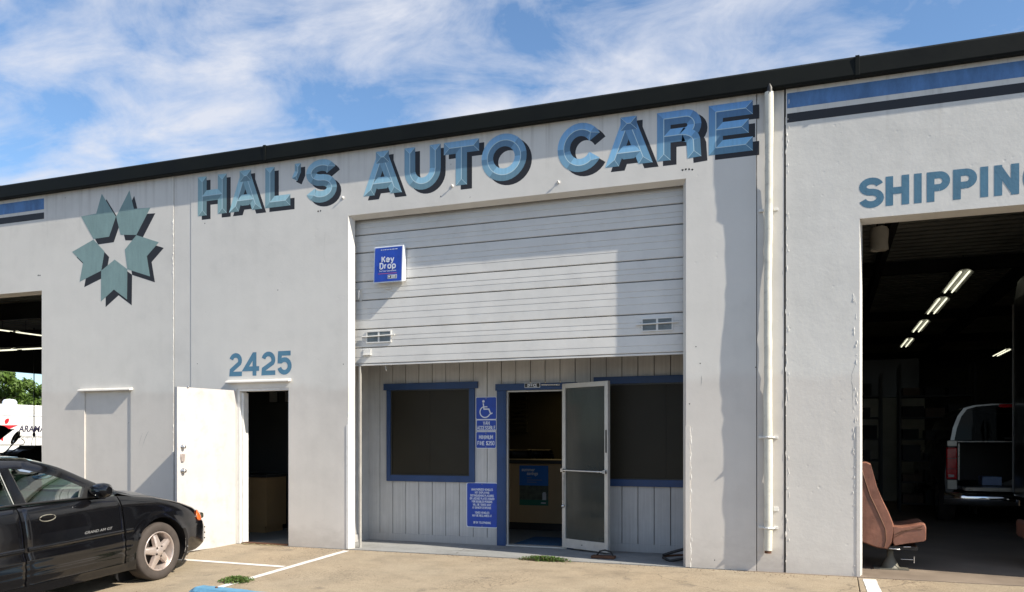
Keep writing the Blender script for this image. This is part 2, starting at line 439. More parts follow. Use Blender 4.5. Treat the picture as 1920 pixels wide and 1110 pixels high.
def ground_mat(name, base, warm, gran, seed):
    m, nt, b = new_mat(name)
    p = pos(nt)
    big = noise(nt, mapping(nt, p, (1, 1, 1), (seed, 0, 0)), 0.55, 5, 0.6, 0.3)
    mid = noise(nt, mapping(nt, p, (1, 1.4, 1), (seed, 4, 0)), 2.6, 7, 0.65)
    fine = noise(nt, p, 95.0, 3, 0.6)
    c = mixn(nt, rampn(nt, big, [(0.33, 0.0), (0.67, 1.0)]), base, warm)
    c = mixn(nt, 1.0, c, rampn(nt, mid, [(0.28, 0.80), (0.5, 1.0), (0.72, 1.12)]), 'MULTIPLY')
    c = mixn(nt, gran, c, mixn(nt, 1.0, c, rampn(nt, fine, [(0.36, 0.45), (0.5, 1.0), (0.66, 1.35)]), 'MULTIPLY'))
    st = noise(nt, mapping(nt, p, (1, 1, 1), (seed + 5, 0, 0)), 1.3, 8, 0.7, 0.5)
    c = mixn(nt, rampn(nt, st, [(0.55, 0.0), (0.72, 0.35)]), c, (0.14, 0.11, 0.085))
    ds = noise(nt, mapping(nt, p, (1, 1, 1), (seed + 9, 0, 0)), 11.0, 2, 0.5)
    c = mixn(nt, rampn(nt, ds, [(0.76, 0.0), (0.80, 0.6)]), c, (0.09, 0.07, 0.06))
    # worn, darker traffic patches and exposed aggregate
    ag = noise(nt, mapping(nt, p, (1, 1, 1), (seed + 3, 1, 0)), 0.9, 3, 0.5)
    agf = noise(nt, p, 42.0, 2, 0.5)
    c = mixn(nt, mathn(nt, 'MULTIPLY', rampn(nt, ag, [(0.52, 0.0), (0.64, 1.0)]), rampn(nt, agf, [(0.50, 0.0), (0.60, 0.55)])), c, (0.15, 0.115, 0.08))
    oil = noise(nt, mapping(nt, p, (1, 1, 1), (seed + 21, 0, 0)), 3.2, 4, 0.55, 0.4)
    c = mixn(nt, rampn(nt, oil, [(0.64, 0.0), (0.74, 0.5)]), c, (0.12, 0.10, 0.085))
    # hairline cracks
    vo = nt.nodes.new('ShaderNodeTexVoronoi'); vo.feature = 'DISTANCE_TO_EDGE'; vo.inputs['Scale'].default_value = 0.55
    wob = nt.nodes.new('ShaderNodeVectorMath'); wob.operation = 'ADD'
    nv = nt.nodes.new('ShaderNodeTexNoise'); nv.inputs['Scale'].default_value = 3.0; nv.inputs['Detail'].default_value = 6
    nt.links.new(p, nv.inputs['Vector'])
    sc = nt.nodes.new('ShaderNodeVectorMath'); sc.operation = 'SCALE'; sc.inputs['Scale'].default_value = 0.5
    nt.links.new(nv.outputs['Color'], sc.inputs[0])
    nt.links.new(p, wob.inputs[0]); nt.links.new(sc.outputs[0], wob.inputs[1])
    nt.links.new(wob.outputs[0], vo.inputs['Vector'])
    crk = rampn(nt, vo.outputs['Distance'], [(0.0, 1.0), (0.006, 0.0)])
    crk = mathn(nt, 'MULTIPLY', crk, rampn(nt, big, [(0.50, 0.0), (0.56, 0.55)]))
    c = mixn(nt, crk, c, (0.07, 0.055, 0.045))
    nt.links.new(c, b.inputs['Base Color'])
    b.inputs['Roughness'].default_value = 0.85
    b.inputs['Specular IOR Level'].default_value = 0.25
    n = bumpn(nt, fine, 0.5, 0.004)
    n = bumpn(nt, mid, 0.3, 0.02, n)
    nt.links.new(n, b.inputs['Normal'])
    return m
M['concrete'] = ground_mat('tan_concrete', (0.322, 0.270, 0.198), (0.345, 0.275, 0.190), 0.45, 2.0)
M['slab'] = ground_mat('grey_concrete_slab', (0.36, 0.345, 0.31), (0.32, 0.31, 0.285), 0.3, 6.0)
M['porch'] = ground_mat('porch_concrete', (0.30, 0.30, 0.29), (0.26, 0.265, 0.26), 0.25, 7.0)
M['asphalt'] = ground_mat('asphalt', (0.075, 0.068, 0.06), (0.06, 0.055, 0.05), 0.9, 11.0)
M['office_floor'] = P('office_floor_tile', (0.22, 0.22, 0.20), 0.6, 0, 0.1, 2)

def siding_mat():
    m, nt, b = new_mat('painted_siding')
    p = pos(nt)
    gr = noise(nt, mapping(nt, p, (40, 1, 1.2)), 1.0, 6, 0.65)
    mid = noise(nt, mapping(nt, p, (1, 1, 1), (3, 0, 0)), 2.5, 6, 0.65)
    c = mixn(nt, 1.0, (0.535, 0.53, 0.52), rampn(nt, gr, [(0.3, 0.86), (0.7, 1.08)]), 'MULTIPLY')
    c = mixn(nt, 1.0, c, rampn(nt, mid, [(0.3, 0.88), (0.7, 1.06)]), 'MULTIPLY')
    sp = nt.nodes.new('ShaderNodeSeparateXYZ'); nt.links.new(p, sp.inputs[0])
    foot = rampn(nt, mathn(nt, 'SUBTRACT', mathn(nt, 'MULTIPLY', mid, 0.6), sp.outputs['Z']), [(0.05, 0.0), (0.35, 0.5)])
    c = mixn(nt, foot, c, (0.25, 0.22, 0.20))
    nt.links.new(c, b.inputs['Base Color']); b.inputs['Roughness'].default_value = 0.7
    nt.links.new(bumpn(nt, gr, 0.25, 0.004), b.inputs['Normal'])
    return m
M['siding'] = siding_mat()

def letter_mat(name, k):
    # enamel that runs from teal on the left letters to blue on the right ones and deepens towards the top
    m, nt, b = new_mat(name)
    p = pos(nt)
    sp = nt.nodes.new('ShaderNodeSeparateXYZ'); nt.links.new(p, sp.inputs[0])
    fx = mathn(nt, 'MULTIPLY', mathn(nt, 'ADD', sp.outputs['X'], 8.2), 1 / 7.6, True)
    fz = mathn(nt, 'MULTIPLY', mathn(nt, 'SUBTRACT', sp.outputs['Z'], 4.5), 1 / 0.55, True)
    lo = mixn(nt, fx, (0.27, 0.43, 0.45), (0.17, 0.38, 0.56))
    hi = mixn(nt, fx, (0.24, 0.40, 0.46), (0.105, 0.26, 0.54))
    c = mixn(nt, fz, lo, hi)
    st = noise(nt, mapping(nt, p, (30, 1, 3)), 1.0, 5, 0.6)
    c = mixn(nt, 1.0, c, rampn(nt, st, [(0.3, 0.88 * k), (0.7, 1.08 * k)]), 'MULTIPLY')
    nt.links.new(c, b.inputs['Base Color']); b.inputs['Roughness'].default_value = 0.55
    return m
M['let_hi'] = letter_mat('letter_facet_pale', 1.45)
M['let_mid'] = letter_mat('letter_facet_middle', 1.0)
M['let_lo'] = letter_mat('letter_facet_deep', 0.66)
M['let_line'] = P('letter_highlight_line', (0.50, 0.66, 0.72), 0.55, 0, 0.05)
def fade(name, c, var):
    m, nt, b = new_mat(name)
    p = pos(nt)
    st = noise(nt, mapping(nt, p, (3.0, 1, 1.2)), 1.6, 6, 0.65)
    fine = noise(nt, mapping(nt, p, (25, 1, 4)), 1.0, 5, 0.6)
    cc = mixn(nt, 1.0, c, rampn(nt, st, [(0.3, 1 - var), (0.7, 1 + var)]), 'MULTIPLY')
    cc = mixn(nt, 1.0, cc, rampn(nt, fine, [(0.3, 0.94), (0.7, 1.06)]), 'MULTIPLY')
    nt.links.new(cc, b.inputs['Base Color']); b.inputs['Roughness'].default_value = 0.6
    nt.links.new(bumpn(nt, noise(nt, p, 28.0, 5, 0.6), 0.35, 0.006), b.inputs['Normal'])
    return m
M['teal'] = fade('teal_wall_paint', (0.21, 0.315, 0.31), 0.10)
M['ship'] = fade('steel_blue_paint', (0.070, 0.180, 0.27), 0.12)
M['num'] = fade('steel_blue_number_paint', (0.085, 0.215, 0.32), 0.10)
M['band_blue'] = fade('faded_blue_band', (0.085, 0.20, 0.42), 0.35)

# ---------------------------------------------------------------- painted lettering (stroke glyphs)
def arc(cx, cy, rx, ry, a0, a1, n=14, p=1.0):
    out = []
    for i in range(n + 1):
        a = R(a0 + (a1 - a0) * i / n)
        c, s = math.cos(a), math.sin(a)
        if p != 1.0:
            c = math.copysign(abs(c) ** p, c); s = math.copysign(abs(s) ** p, s)
        out.append((cx + rx * c, cy + ry * s))
    return out
def glyph(ch, w, h, s):
    L, Rr, T, B = s, w - s, h - s, s
    m = 0.52 * h
    if ch == 'H': return [([(L, 0), (L, h)], 'bb', 0), ([(Rr, 0), (Rr, h)], 'bb', 0), ([(L, .5 * h), (Rr, .5 * h)], 'jj', 0)]
    if ch == 'I': return [([(w / 2, 0), (w / 2, h)], 'bb', 0)]
    if ch == 'L': return [([(L, h), (L, B), (w, B)], 'bb', 0)]
    if ch == 'T': return [([(0, T), (w, T)], 'bb', 0), ([(w / 2, T), (w / 2, 0)], 'jb', 0)]
    if ch == 'N': return [([(L, 0), (L, h)], 'bb', 0), ([(Rr, 0), (Rr, h)], 'bb', 0), ([(L, h - .8 * s), (Rr, .8 * s)], 'bb', 0)]
    if ch == 'A':
        ax = 0.16 * s
        l0, r0 = (1.08 * s, 0), (w - 1.08 * s, 0)
        lt, rt = (w / 2 - ax, h - 0.9 * s), (w / 2 + ax, h - 0.9 * s)
        y = 0.27 * h
        k = y / lt[1]
        return [([l0, lt], 'hh', 0), ([r0, rt], 'hh', 0), ([(l0[0] + (lt[0] - l0[0]) * k, y), (r0[0] + (rt[0] - r0[0]) * k, y)], 'jj', 0),
                ([(w / 2 - 1.25 * s, h - 0.9 * s), (w / 2 + 1.25 * s, h - 0.9 * s)], 'bb', 0)]
    if ch == "'": return [([(.55 * w, h), (.55 * w, h * .80), (.18 * w, h * .62)], 'bb', 0)]
    if ch == 'S':
        c1, r1 = (T + m) / 2, (T - m) / 2
        c2, r2 = (m + B) / 2, (m - B) / 2
        return [(arc(w / 2, c1, (w / 2 - s) * .96, r1, 14, 262, 18) + arc(w / 2, c2, w / 2 - s, r2, 82, -166, 18), 'bb', 0)]
    if ch == 'U':
        r = w / 2 - s
        return [([(L, h), (L, B + r)] + arc(w / 2, B + r, r, r, 180, 360, 16)[1:] + [(Rr, h)], 'bb', 0)]
    if ch == 'O': return [(arc(w / 2, h / 2, w / 2 - s, h / 2 - s, 0, 360, 36)[:-1], '', 1)]
    if ch == 'C': return [(arc(w / 2, h / 2, w / 2 - s, h / 2 - s, 30, 330, 28), 'bb', 0)]
    if ch == 'G': return [(arc(w / 2, h / 2, w / 2 - s, h / 2 - s, 38, 345, 28), 'bb', 0), ([(Rr, 0.0), (Rr, .52 * h)], 'bb', 0), ([(w, .5 * h), (.52 * w, .5 * h)], 'bb', 0)]
    if ch == 'P' or ch == 'R':
        y0 = 0.46 * h if ch == 'P' else 0.50 * h
        r = (T - y0) / 2
        bowl = [(L, y0), (Rr - r, y0)] + arc(Rr - r, y0 + r, r, r, -90, 90, 12)[1:]
        st = [([(L, 0), (L, T)] + [(Rr - r, T)] + arc(Rr - r, y0 + r, r, r, 90, -90, 12)[1:], 'bo', 0), ([(Rr - r, y0), (L, y0)], 'oj', 0)]
        if ch == 'R':
            st.append(([(w * .5, y0)] + arc(w * .5, y0 - .16 * h, w * .5 - 1.15 * s, .16 * h, 90, 5, 6)[1:] + [(w - 1.0 * s, 0)], 'jb', 0))
        return st
    if ch == 'E': return [([(w, T), (L, T), (L, B), (w, B)], 'bb', 0), ([(L, .5 * h), (w * .91, .5 * h)], 'jb', 0)]
    if ch == '2':
        r = w / 2 - s
        return [(arc(w / 2, T - r, r, r, 165, -30, 14) + [(L * 1.15, B + .16 * h), (L, B), (w, B)], 'bb', 0)]
    if ch == '4': return [([(w * .70, 0), (w * .70, h)], 'bb', 0), ([(w * .66, T), (L * .9, .30 * h), (w, .30 * h)], 'bb', 0)]
    if ch == '5':
        r = w / 2 - s
        return [([(w * .93, T), (L * 1.4, T), (L * 1.15, .48 * h)], 'bb', 0), (arc(w / 2, B + r * 1.02, r, r * 1.02, 140, -165, 18), 'bb', 0)]
def stroke(points, ends, closed, s):
    P2 = [Vector(p) for p in points]; n = len(P2)
    segs = n if closed else n - 1
    def nrm(i):
        d = (P2[(i + 1) % n] - P2[i]).normalized(); return d, Vector((-d.y, d.x))
    left, right, ridge = [], [], []
    for i in range(n):
        if closed or 0 < i < n - 1:
            d0, n0 = nrm((i - 1) % n); d1, n1 = nrm(i)
            mm = (n0 + n1)
            if mm.length < 1e-4: mm = n1
            mm.normalize(); k = s / max(0.35, mm.dot(n1))
            left.append(P2[i] + mm * k); right.append(P2[i] - mm * k); ridge.append(P2[i])
        else:
            end = 0 if i == 0 else 1
            d, nn = nrm(0 if i == 0 else n - 2)
            dd = d if i == 0 else -d               # inwards
            e = ends[end]
            if e == 'b': left.append(P2[i] + nn * s); right.append(P2[i] - nn * s); ridge.append(P2[i] + dd * s)
            elif e == 'o': left.append(P2[i] + nn * s); right.append(P2[i] - nn * s); ridge.append(P2[i])
            elif e == 'j':
                left.append(P2[i] + nn * s + dd * s); right.append(P2[i] - nn * s + dd * s); ridge.append(P2[i])
            else:
                a, b_ = P2[i] + nn * s, P2[i] - nn * s
                a = a + d * ((P2[i].y - a.y) / d.y); b_ = b_ + d * ((P2[i].y - b_.y) / d.y)
                left.append(a); right.append(b_); ridge.append(P2[i] + dd * s * 1.1)
    if not closed:
        for order, e in ((list(range(n)), ends[0]), (list(range(n - 1, -1, -1)), ends[1])):
            if e != 'b': continue
            acc = 0.0; k = 0
            while k < n - 1 and acc + (P2[order[k + 1]] - P2[order[k]]).length < s: acc += (P2[order[k + 1]] - P2[order[k]]).length; k += 1
            if 0 < k < n - 1:
                q = P2[order[k]] + (P2[order[k + 1]] - P2[order[k]]).normalized() * (s - acc)
                for i in order[:k + 1]: ridge[i] = q
    return left, right, ridge, segs
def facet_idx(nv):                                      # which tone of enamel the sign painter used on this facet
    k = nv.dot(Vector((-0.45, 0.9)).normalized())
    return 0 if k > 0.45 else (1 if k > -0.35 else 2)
def painted_glyph(name, ch, x0, z0, w, h, s, parent, chisel=True, flat_mat=None, y=-0.0014, shadow=None):
    mb = MB(); fm = []
    k = 0
    for pts, ends, closed in glyph(ch, w, h, s):
        L, Rt, rd, segs = stroke(pts, ends, closed, s)
        n = len(pts)
        yy = y - 0.0002 * k; k += 1
        W3 = lambda p, dy=0: (x0 + p.x, yy + dy, z0 + p.y)
        for i in range(segs):
            j = (i + 1) % n
            d = (Vector(pts[j]) - Vector(pts[i])).normalized(); nn = Vector((-d.y, d.x))
            mb.add([W3(L[i]), W3(rd[i]), W3(rd[j]), W3(L[j])], [(0, 1, 2, 3)]); fm.append(facet_idx(nn))
            mb.add([W3(rd[i]), W3(Rt[i]), W3(Rt[j]), W3(rd[j])], [(0, 1, 2, 3)]); fm.append(facet_idx(-nn))
            if chisel:
                lw = 0.0045
                mb.add([W3(rd[i] + nn * lw, -.0001), W3(rd[i] - nn * lw, -.0001), W3(rd[j] - nn * lw, -.0001), W3(rd[j] + nn * lw, -.0001)], [(0, 1, 2, 3)]); fm.append(3)
        if not closed:
            for e, i, sg in (('s', 0, -1), ('e', n - 1, 1)):
                if ends[0 if e == 's' else 1] in 'bh':
                    d = (Vector(pts[1]) - Vector(pts[0])) if e == 's' else (Vector(pts[-1]) - Vector(pts[-2]))
                    mb.add([W3(L[i]), W3(rd[i]), W3(Rt[i])], [(0, 1, 2)]); fm.append(facet_idx((d * sg).normalized()))
                    if chisel:
                        for q in (L[i], Rt[i]):
                            dd = (q - rd[i]); 
                            if dd.length > 1e-5:
                                dn = Vector((-dd.y, dd.x)).normalized() * 0.0022
                                mb.add([W3(rd[i] + dn, -.0001), W3(rd[i] - dn, -.0001), W3(q - dn, -.0001), W3(q + dn, -.0001)], [(0, 1, 2, 3)]); fm.append(3)
    if chisel:
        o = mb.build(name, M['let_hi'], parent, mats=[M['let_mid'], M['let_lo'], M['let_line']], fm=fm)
    else:
        o = mb.build(name, flat_mat, parent)
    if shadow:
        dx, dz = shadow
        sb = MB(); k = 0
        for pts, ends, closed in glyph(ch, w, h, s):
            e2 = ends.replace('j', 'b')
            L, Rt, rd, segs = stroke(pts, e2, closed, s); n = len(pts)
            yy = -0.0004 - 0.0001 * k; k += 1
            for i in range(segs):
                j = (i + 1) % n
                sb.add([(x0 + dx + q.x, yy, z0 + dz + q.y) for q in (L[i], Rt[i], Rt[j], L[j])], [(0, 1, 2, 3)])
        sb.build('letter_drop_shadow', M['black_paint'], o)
    return o

# narrow traffic-sign capitals, drawn as strokes in a 0..1 box
def _a(cx, cy, rx, ry, a0, a1, n=8): return arc(cx, cy, rx, ry, a0, a1, n)
SEG = {
 'A': ['b', [(0, 0), (.5, 1), (1, 0)], [(.22, .33), (.78, .33)]], 'B': ['b', [(0, 0), (0, 1), (.6, 1), (.92, .88), (.92, .64), (.6, .53), (0, .53)], [(.6, .53), (1, .40), (1, .12), (.6, 0), (0, 0)]],
 'C': ['b', [(1, .74), (.92, .92), (.7, 1), (.3, 1), (.06, .9), (0, .7), (0, .3), (.06, .1), (.3, 0), (.7, 0), (.92, .08), (1, .26)]],
 'D': ['b', [(0, 0), (0, 1), (.55, 1), (.88, .86), (1, .6), (1, .4), (.88, .14), (.55, 0), (0, 0)]],
 'E': ['b', [(1, 1), (0, 1), (0, 0), (1, 0)], [(0, .52), (.8, .52)]], 'F': ['b', [(1, 1), (0, 1), (0, 0)], [(0, .52), (.8, .52)]],
 'G': ['b', [(1, .76), (.9, .93), (.7, 1), (.3, 1), (.06, .9), (0, .7), (0, .3), (.06, .1), (.3, 0), (.75, 0), (1, .12), (1, .46), (.55, .46)]],
 'H': ['b', [(0, 0), (0, 1)], [(1, 0), (1, 1)], [(0, .52), (1, .52)]], 'I': ['b', [(.5, 0), (.5, 1)]],
 'K': ['b', [(0, 0), (0, 1)], [(1, 1), (.05, .42)], [(.36, .62), (1, 0)]], 'L': ['b', [(0, 1), (0, 0), (1, 0)]],
 'M': ['b', [(0, 0), (0, 1), (.5, .35), (1, 1), (1, 0)]], 'N': ['b', [(0, 0), (0, 1), (1, 0), (1, 1)]],
 'O': ['b', [(.5, 1), (.2, 1), (0, .8), (0, .2), (.2, 0), (.8, 0), (1, .2), (1, .8), (.8, 1), (.5, 1)]],
 'P': ['b', [(0, 0), (0, 1), (.7, 1), (1, .86), (1, .6), (.7, .46), (0, .46)]], 'R': ['b', [(0, 0), (0, 1), (.7, 1), (1, .86), (1, .62), (.7, .48), (0, .48)], [(.5, .48), (1, 0)]],
 'S': ['b', [(1, .78), (.88, .95), (.65, 1), (.35, 1), (.06, .92), (0, .75), (.12, .59), (.88, .42), (1, .25), (.94, .08), (.65, 0), (.35, 0), (.1, .06), (0, .24)]],
 'T': ['b', [(0, 1), (1, 1)], [(.5, 1), (.5, 0)]], 'U': ['b', [(0, 1), (0, .2), (.2, 0), (.8, 0), (1, .2), (1, 1)]], 'V': ['b', [(0, 1), (.5, 0), (1, 1)]],
 'W': ['b', [(0, 1), (.22, 0), (.5, .7), (.78, 0), (1, 1)]], 'X': ['b', [(0, 0), (1, 1)], [(0, 1), (1, 0)]], 'Y': ['b', [(0, 1), (.5, .48), (1, 1)], [(.5, .48), (.5, 0)]],
 'Z': ['b', [(0, 1), (1, 1), (0, 0), (1, 0)]], '.': ['b', [(.4, 0), (.4, .12)]], "'": ['b', [(.5, 1), (.4, .75)]],
 '2': ['b', [(0, .78), (.12, .95), (.4, 1), (.75, .98), (1, .8), (.9, .5), (0, 0), (1, 0)]], '5': ['b', [(1, 1), (.08, 1), (0, .55), (.6, .62), (1, .45), (1, .2), (.75, 0), (.2, 0), (0, .18)]],
 'e': ['b', [(.02, .36), (1, .36), (.95, .58), (.5, .72), (.08, .58), (0, .36), (.08, .12), (.5, 0), (.98, .14)]],
 'y': ['b', [(0, .72), (.5, .04)], [(1, .72), (.42, -.16), (.2, -.28), (0, -.26)]], 'r': ['b', [(.1, 0), (.1, .72)], [(.1, .45), (.4, .68), (.85, .70)]],
 'o': ['b', [(.5, .72), (.1, .60), (0, .36), (.1, .12), (.5, 0), (.9, .12), (1, .36), (.9, .60), (.5, .72)]],
 'p': ['b', [(.05, -.28), (.05, .72)], [(.05, .60), (.5, .72), (.92, .60), (1, .36), (.92, .12), (.5, 0), (.05, .12)]],
}
SEG['0'] = SEG['O']; SEG['$'] = ['b'] + SEG['S'][1:] + [[(.5, -.10), (.5, 1.10)]]
def seg_text(name, s, mat, parent, xc, y, z, h, lw, w=.50, gap=.24, lean=0.0, width=None):
    adv = [0.0]; ws_ = []
    for ch in s:
        cw = {' ': .38, 'I': .10, '.': .16, "'": .14, 'M': w * 1.2, 'W': w * 1.25, 'r': w * .62}.get(ch, w)
        ws_.append(cw); adv.append(adv[-1] + cw + (gap if ch != ' ' else .04))
    tot = adv[-1] - gap; k = h if width is None else width / tot
    m = MB(); n = 0
    for ch, a, cw in zip(s, adv, ws_):
        if ch == ' ': continue
        for pl in SEG[ch][1:]:
            pts = [(xc + (a + p[0] * cw - tot / 2) * k, z + p[1] * h) for p in pl]
            L, Rt, _, sg = stroke(pts, 'oo', False, lw / 2)
            yy = y - .00025 * (n % 3); n += 1
            for i in range(len(pts) - 1): m.add([(q.x, yy, q.y + lean * q.x) for q in (L[i], Rt[i], Rt[i + 1], L[i + 1])], [(0, 1, 2, 3)])
    o = m.build(name, mat, parent); return o
def text(name, s, mat, parent, loc, height, align='CENTER', rot=(R(90), 0, 0), sx=1.0, bold=0.0, local=False, shear=0.0, spacing=1.0, line=1.0):
    cu = bpy.data.curves.new('t', 'FONT'); cu.body = s; cu.align_x = align; cu.size = 1.0
    cu.offset = bold; cu.shear = shear; cu.space_character = spacing; cu.space_line = line
    cu.resolution_u = 3
    to = bpy.data.objects.new('t', cu); col.objects.link(to)
    dg = bpy.context.evaluated_depsgraph_get()
    me = bpy.data.meshes.new_from_object(to.evaluated_get(dg))
    bpy.data.objects.remove(to, do_unlink=True)
    k = height / 0.73
    rm = Matrix.Rotation(rot[2], 4, 'Z') @ Matrix.Rotation(rot[1], 4, 'Y') @ Matrix.Rotation(rot[0], 4, 'X')
    me.transform(Matrix.Translation(Vector(loc)) @ rm @ Matrix.Diagonal((k * sx, k, k, 1)))
    if parent is not None and not local: me.transform(Matrix.Translation(-root_loc(parent)))
    me.materials.clear(); me.materials.append(mat)
    o = bpy.data.objects.new(name, me); col.objects.link(o)
    if parent is not None: o.parent = parent
    return o
def rrect(x0, x1, z0, z1, r, n=5):
    out = []
    for cx_, cz_, a in ((x1 - r, z1 - r, 0), (x0 + r, z1 - r, 90), (x0 + r, z0 + r, 180), (x1 - r, z0 + r, 270)):
        for i in range(n + 1):
            t = R(a + 90 * i / n); out.append((cx_ + r * math.cos(t), cz_ + r * math.sin(t)))
    return out
def plate(name, mat, parent, x0, x1, z0, z1, r, y0, y1):
    return MB().prism([(x, y0, z) for x, z in rrect(x0, x1, z0, z1, r)], (0, y1 - y0, 0)).build(name, mat, parent)

# ---------------------------------------------------------------- ground
g = MB()
ys = [-600, -60, -D, -2.97, -0.02, 600]
zs = [-0.47, -0.47, -0.46 - 0.03, SL * -2.97 - 0.03, -0.035, -0.035]
g.grid([[(-700, y, z) for y, z in zip(ys, zs)], [(700, y, z) for y, z in zip(ys, zs)]], smooth=False)
tag(g.build('ground', M['asphalt']), kind='structure')
pav = tag(empty('pavement', (0, 0, 0)), kind='structure')
XJ = gp(1608.6, 1088).x
def slab(x0, x1, y0, y1):
    m = MB()
    a = [(x0, y1, gz(y1)), (x1, y1, gz(y1)), (x1, y0, gz(y0)), (x0, y0, gz(y0))]
    m.prism(a, (0, 0, -0.12))
    return m.build('concrete_slab', M['concrete'], pav, bevel=0.006)
slab(-26, -13.0, -2.95, -0.012)
slab(-12.992, -8.9, -2.95, -0.012)
slab(-8.892, XJ - 0.004, -2.95, -0.012)
slab(XJ + 0.004, 7.5, -2.95, -0.035)
fl = tag(empty('workshop_floor', (0, 0, 0)), kind='structure')
bx('floor_slab', M['floor_in'], fl, -0.9, 9.0, -0.03, 28, -0.2, 0.002)
bx('floor_slab', M['floor_in'], fl, -25.2, -9.97, 0.0, 14, -0.2, 0.002)
bx('floor_slab', M['office_floor'], fl, -9.9, -0.97, 1.12, 9, -0.2, 0.002)
bx('floor_slab', M['office_floor'], fl, -9.9, -6.2, -0.004, 1.118, -0.2, 0.002)
bx('floor_slab', M['porch'], fl, -6.199, -0.97, -0.006, 1.118, -0.2, 0.006)
# painted parking lines
def ground_strip(name, pts, w, mat, label, cat, group=None, z=0.004):
    m = MB()
    P3 = [Vector((p[0], p[1], 0)) for p in pts]
    rows = []
    for i in range(len(P3) - 1):
        a, b = P3[i], P3[i + 1]
        d = (b - a); n = max(2, int(d.length / 0.06)); d.normalize(); nn = Vector((-d.y, d.x, 0)) * (w / 2)
        for k in range(n + 1):
            q = a.lerp(b, k / n)
            l = q + nn * random.uniform(0.93, 1.05); r = q - nn * random.uniform(0.93, 1.05)
            rows.append([(l.x, l.y, gz(l.y) + z), (r.x, r.y, gz(r.y) + z)])
    m.grid(rows, smooth=False)
    return tag(m.build(name, mat), label, cat, group)
s0, s1 = gp(650, 1033), gp(340, 1122)
ground_strip('parking_line', [(s0.x, s0.y), (s1.x, s1.y)], 0.095, M['stripe'], 'long worn white parking line slanting from the roll-up door corner to the weed', 'parking line', 'painted parking lines')
q0, q1 = gp(300, 1046.5), gp(532, 1063)
ground_strip('parking_line', [(q0.x, q0.y), (q1.x, q1.y)], 0.085, M['stripe'], 'short white parking line running out from the black car\'s front wheel', 'parking line', 'painted parking lines')
r0, r1 = gp(1630, 1086.5), gp(1652, 1140)
ground_strip('parking_line', [(r0.x, r0.y), (r1.x, r1.y)], 0.125, M['stripe'], 'broad white parking line at the corner of the open shipping bay', 'parking line', 'painted parking lines')
# blue wheel stop
wc = gp(560, 1108)
wcx = pt(366, 1104, Y=-2.74).x
ws = empty('wheel_stop', (wcx, -2.74, gz(-2.74)), (R(2.86), 0, -0.13), 'sky blue painted concrete wheel stop at the bottom edge beside the weed', 'wheel stop')
xa = 0.0
prof = [(-0.10, 0), (-0.09, 0.09), (-0.055, 0.125), (0.055, 0.125), (0.09, 0.09), (0.10, 0)]
nseg = 26
rows = []
for i in range(nseg + 1):
    x = xa + 1.83 * i / nseg
    e = 1.0 if 0 < i < nseg else 0.72
    rows.append([(x + (0.0 if 0 < i < nseg else (0.0)), y * (1 + random.uniform(-.03, .03)), z * e * (1 + random.uniform(-.02, .02)) - 0.004) for y, z in prof])
m = MB(); m.grid(rows, smooth=False)
m.add(rows[0], [tuple(range(6))]); m.add(rows[-1], [tuple(range(5, -1, -1))])
m.build('concrete_bar', M['kerb_blue'], ws, local=True, bevel=0.008)
for x in (xa + .3, xa + 1.5):
    MB().lathe((x, 0, 0), [(0.001, 0.134), (0.014, 0.132), (0.014, 0.12)], 'z', 10).build('steel_pin', M['rust'], ws, local=True)

# ---------------------------------------------------------------- building
bld = empty('auto_shop_building', (-4, 0, 0), label='long low pale grey concrete workshop building with a dark roof edge and painted signs', cat='building')
ZT = 5.14
def wall(name, mat, x0, x1, ops, y0=0.0, th=0.16):
    xs = sorted(set([x0, x1] + [v for o in ops for v in o[:2]])); zs_ = sorted(set([-0.06, ZT] + [v for o in ops for v in o[2:4]]))
    m = MB()
    def inside(x, z, k=0): return any(o[0] + k < x < o[1] - k and o[2] - 1 < z < o[3] - k for o in ops)
    for i in range(len(xs) - 1):
        for j in range(len(zs_) - 1):
            a, b, c, d = xs[i], xs[i + 1], zs_[j], zs_[j + 1]
            if inside((a + b) / 2, (c + d) / 2): continue
            m.quad((a, y0, c), (b, y0, c), (b, y0, d), (a, y0, d))
    # back face, reveals
    ops2 = [(o[0] + o[4], o[1] - o[4], o[2], o[3] - o[4]) for o in ops]
    xs = sorted(set([x0, x1] + [v for o in ops2 for v in o[:2]])); zs_ = sorted(set([-0.06, ZT] + [v for o in ops2 for v in o[2:4]]))
    yb = y0 + th
    for i in range(len(xs) - 1):
        for j in range(len(zs_) - 1):
            a, b, c, d = xs[i], xs[i + 1], zs_[j], zs_[j + 1]
            if any(o[0] < (a + b) / 2 < o[1] and o[2] - 1 < (c + d) / 2 < o[3] for o in ops2): continue
            m.quad((a, yb, c), (a, yb, d), (b, yb, d), (b, yb, c))
    for o, p in zip(ops, ops2):
        zb = -0.06
        m.quad((o[0], y0, zb), (o[0], y0, o[3]), (p[0], yb, p[3]), (p[0], yb, zb))
        m.quad((o[1], y0, zb), (p[1], yb, zb), (p[1], yb, p[3]), (o[1], y0, o[3]))
        m.quad((o[0], y0, o[3]), (o[1], y0, o[3]), (p[1], yb, p[3]), (p[0], yb, p[3]))
    m.quad((x0, y0, -.06), (x0, yb, -.06), (x0, yb, ZT), (x0, y0, ZT))
    m.quad((x1, y0, -.06), (x1, y0, ZT), (x1, yb, ZT), (x1, yb, -.06))
    m.quad((x0, y0, ZT), (x0, yb, ZT), (x1, yb, ZT), (x1, y0, ZT))
    return m.build(name, mat, bld)
X1, X2, X3, X4 = wx(325.5), wx(358), wx(1418), wx(1473.5)
OB0, OB1, OBH = wx(653), wx(1286.3), 4.29
DR0, DR1, DRH = wx(443.5), wx(541.6), 2.10
FD0, FD1, FDH = wx(158.5), wx(245), wz(200, 733)
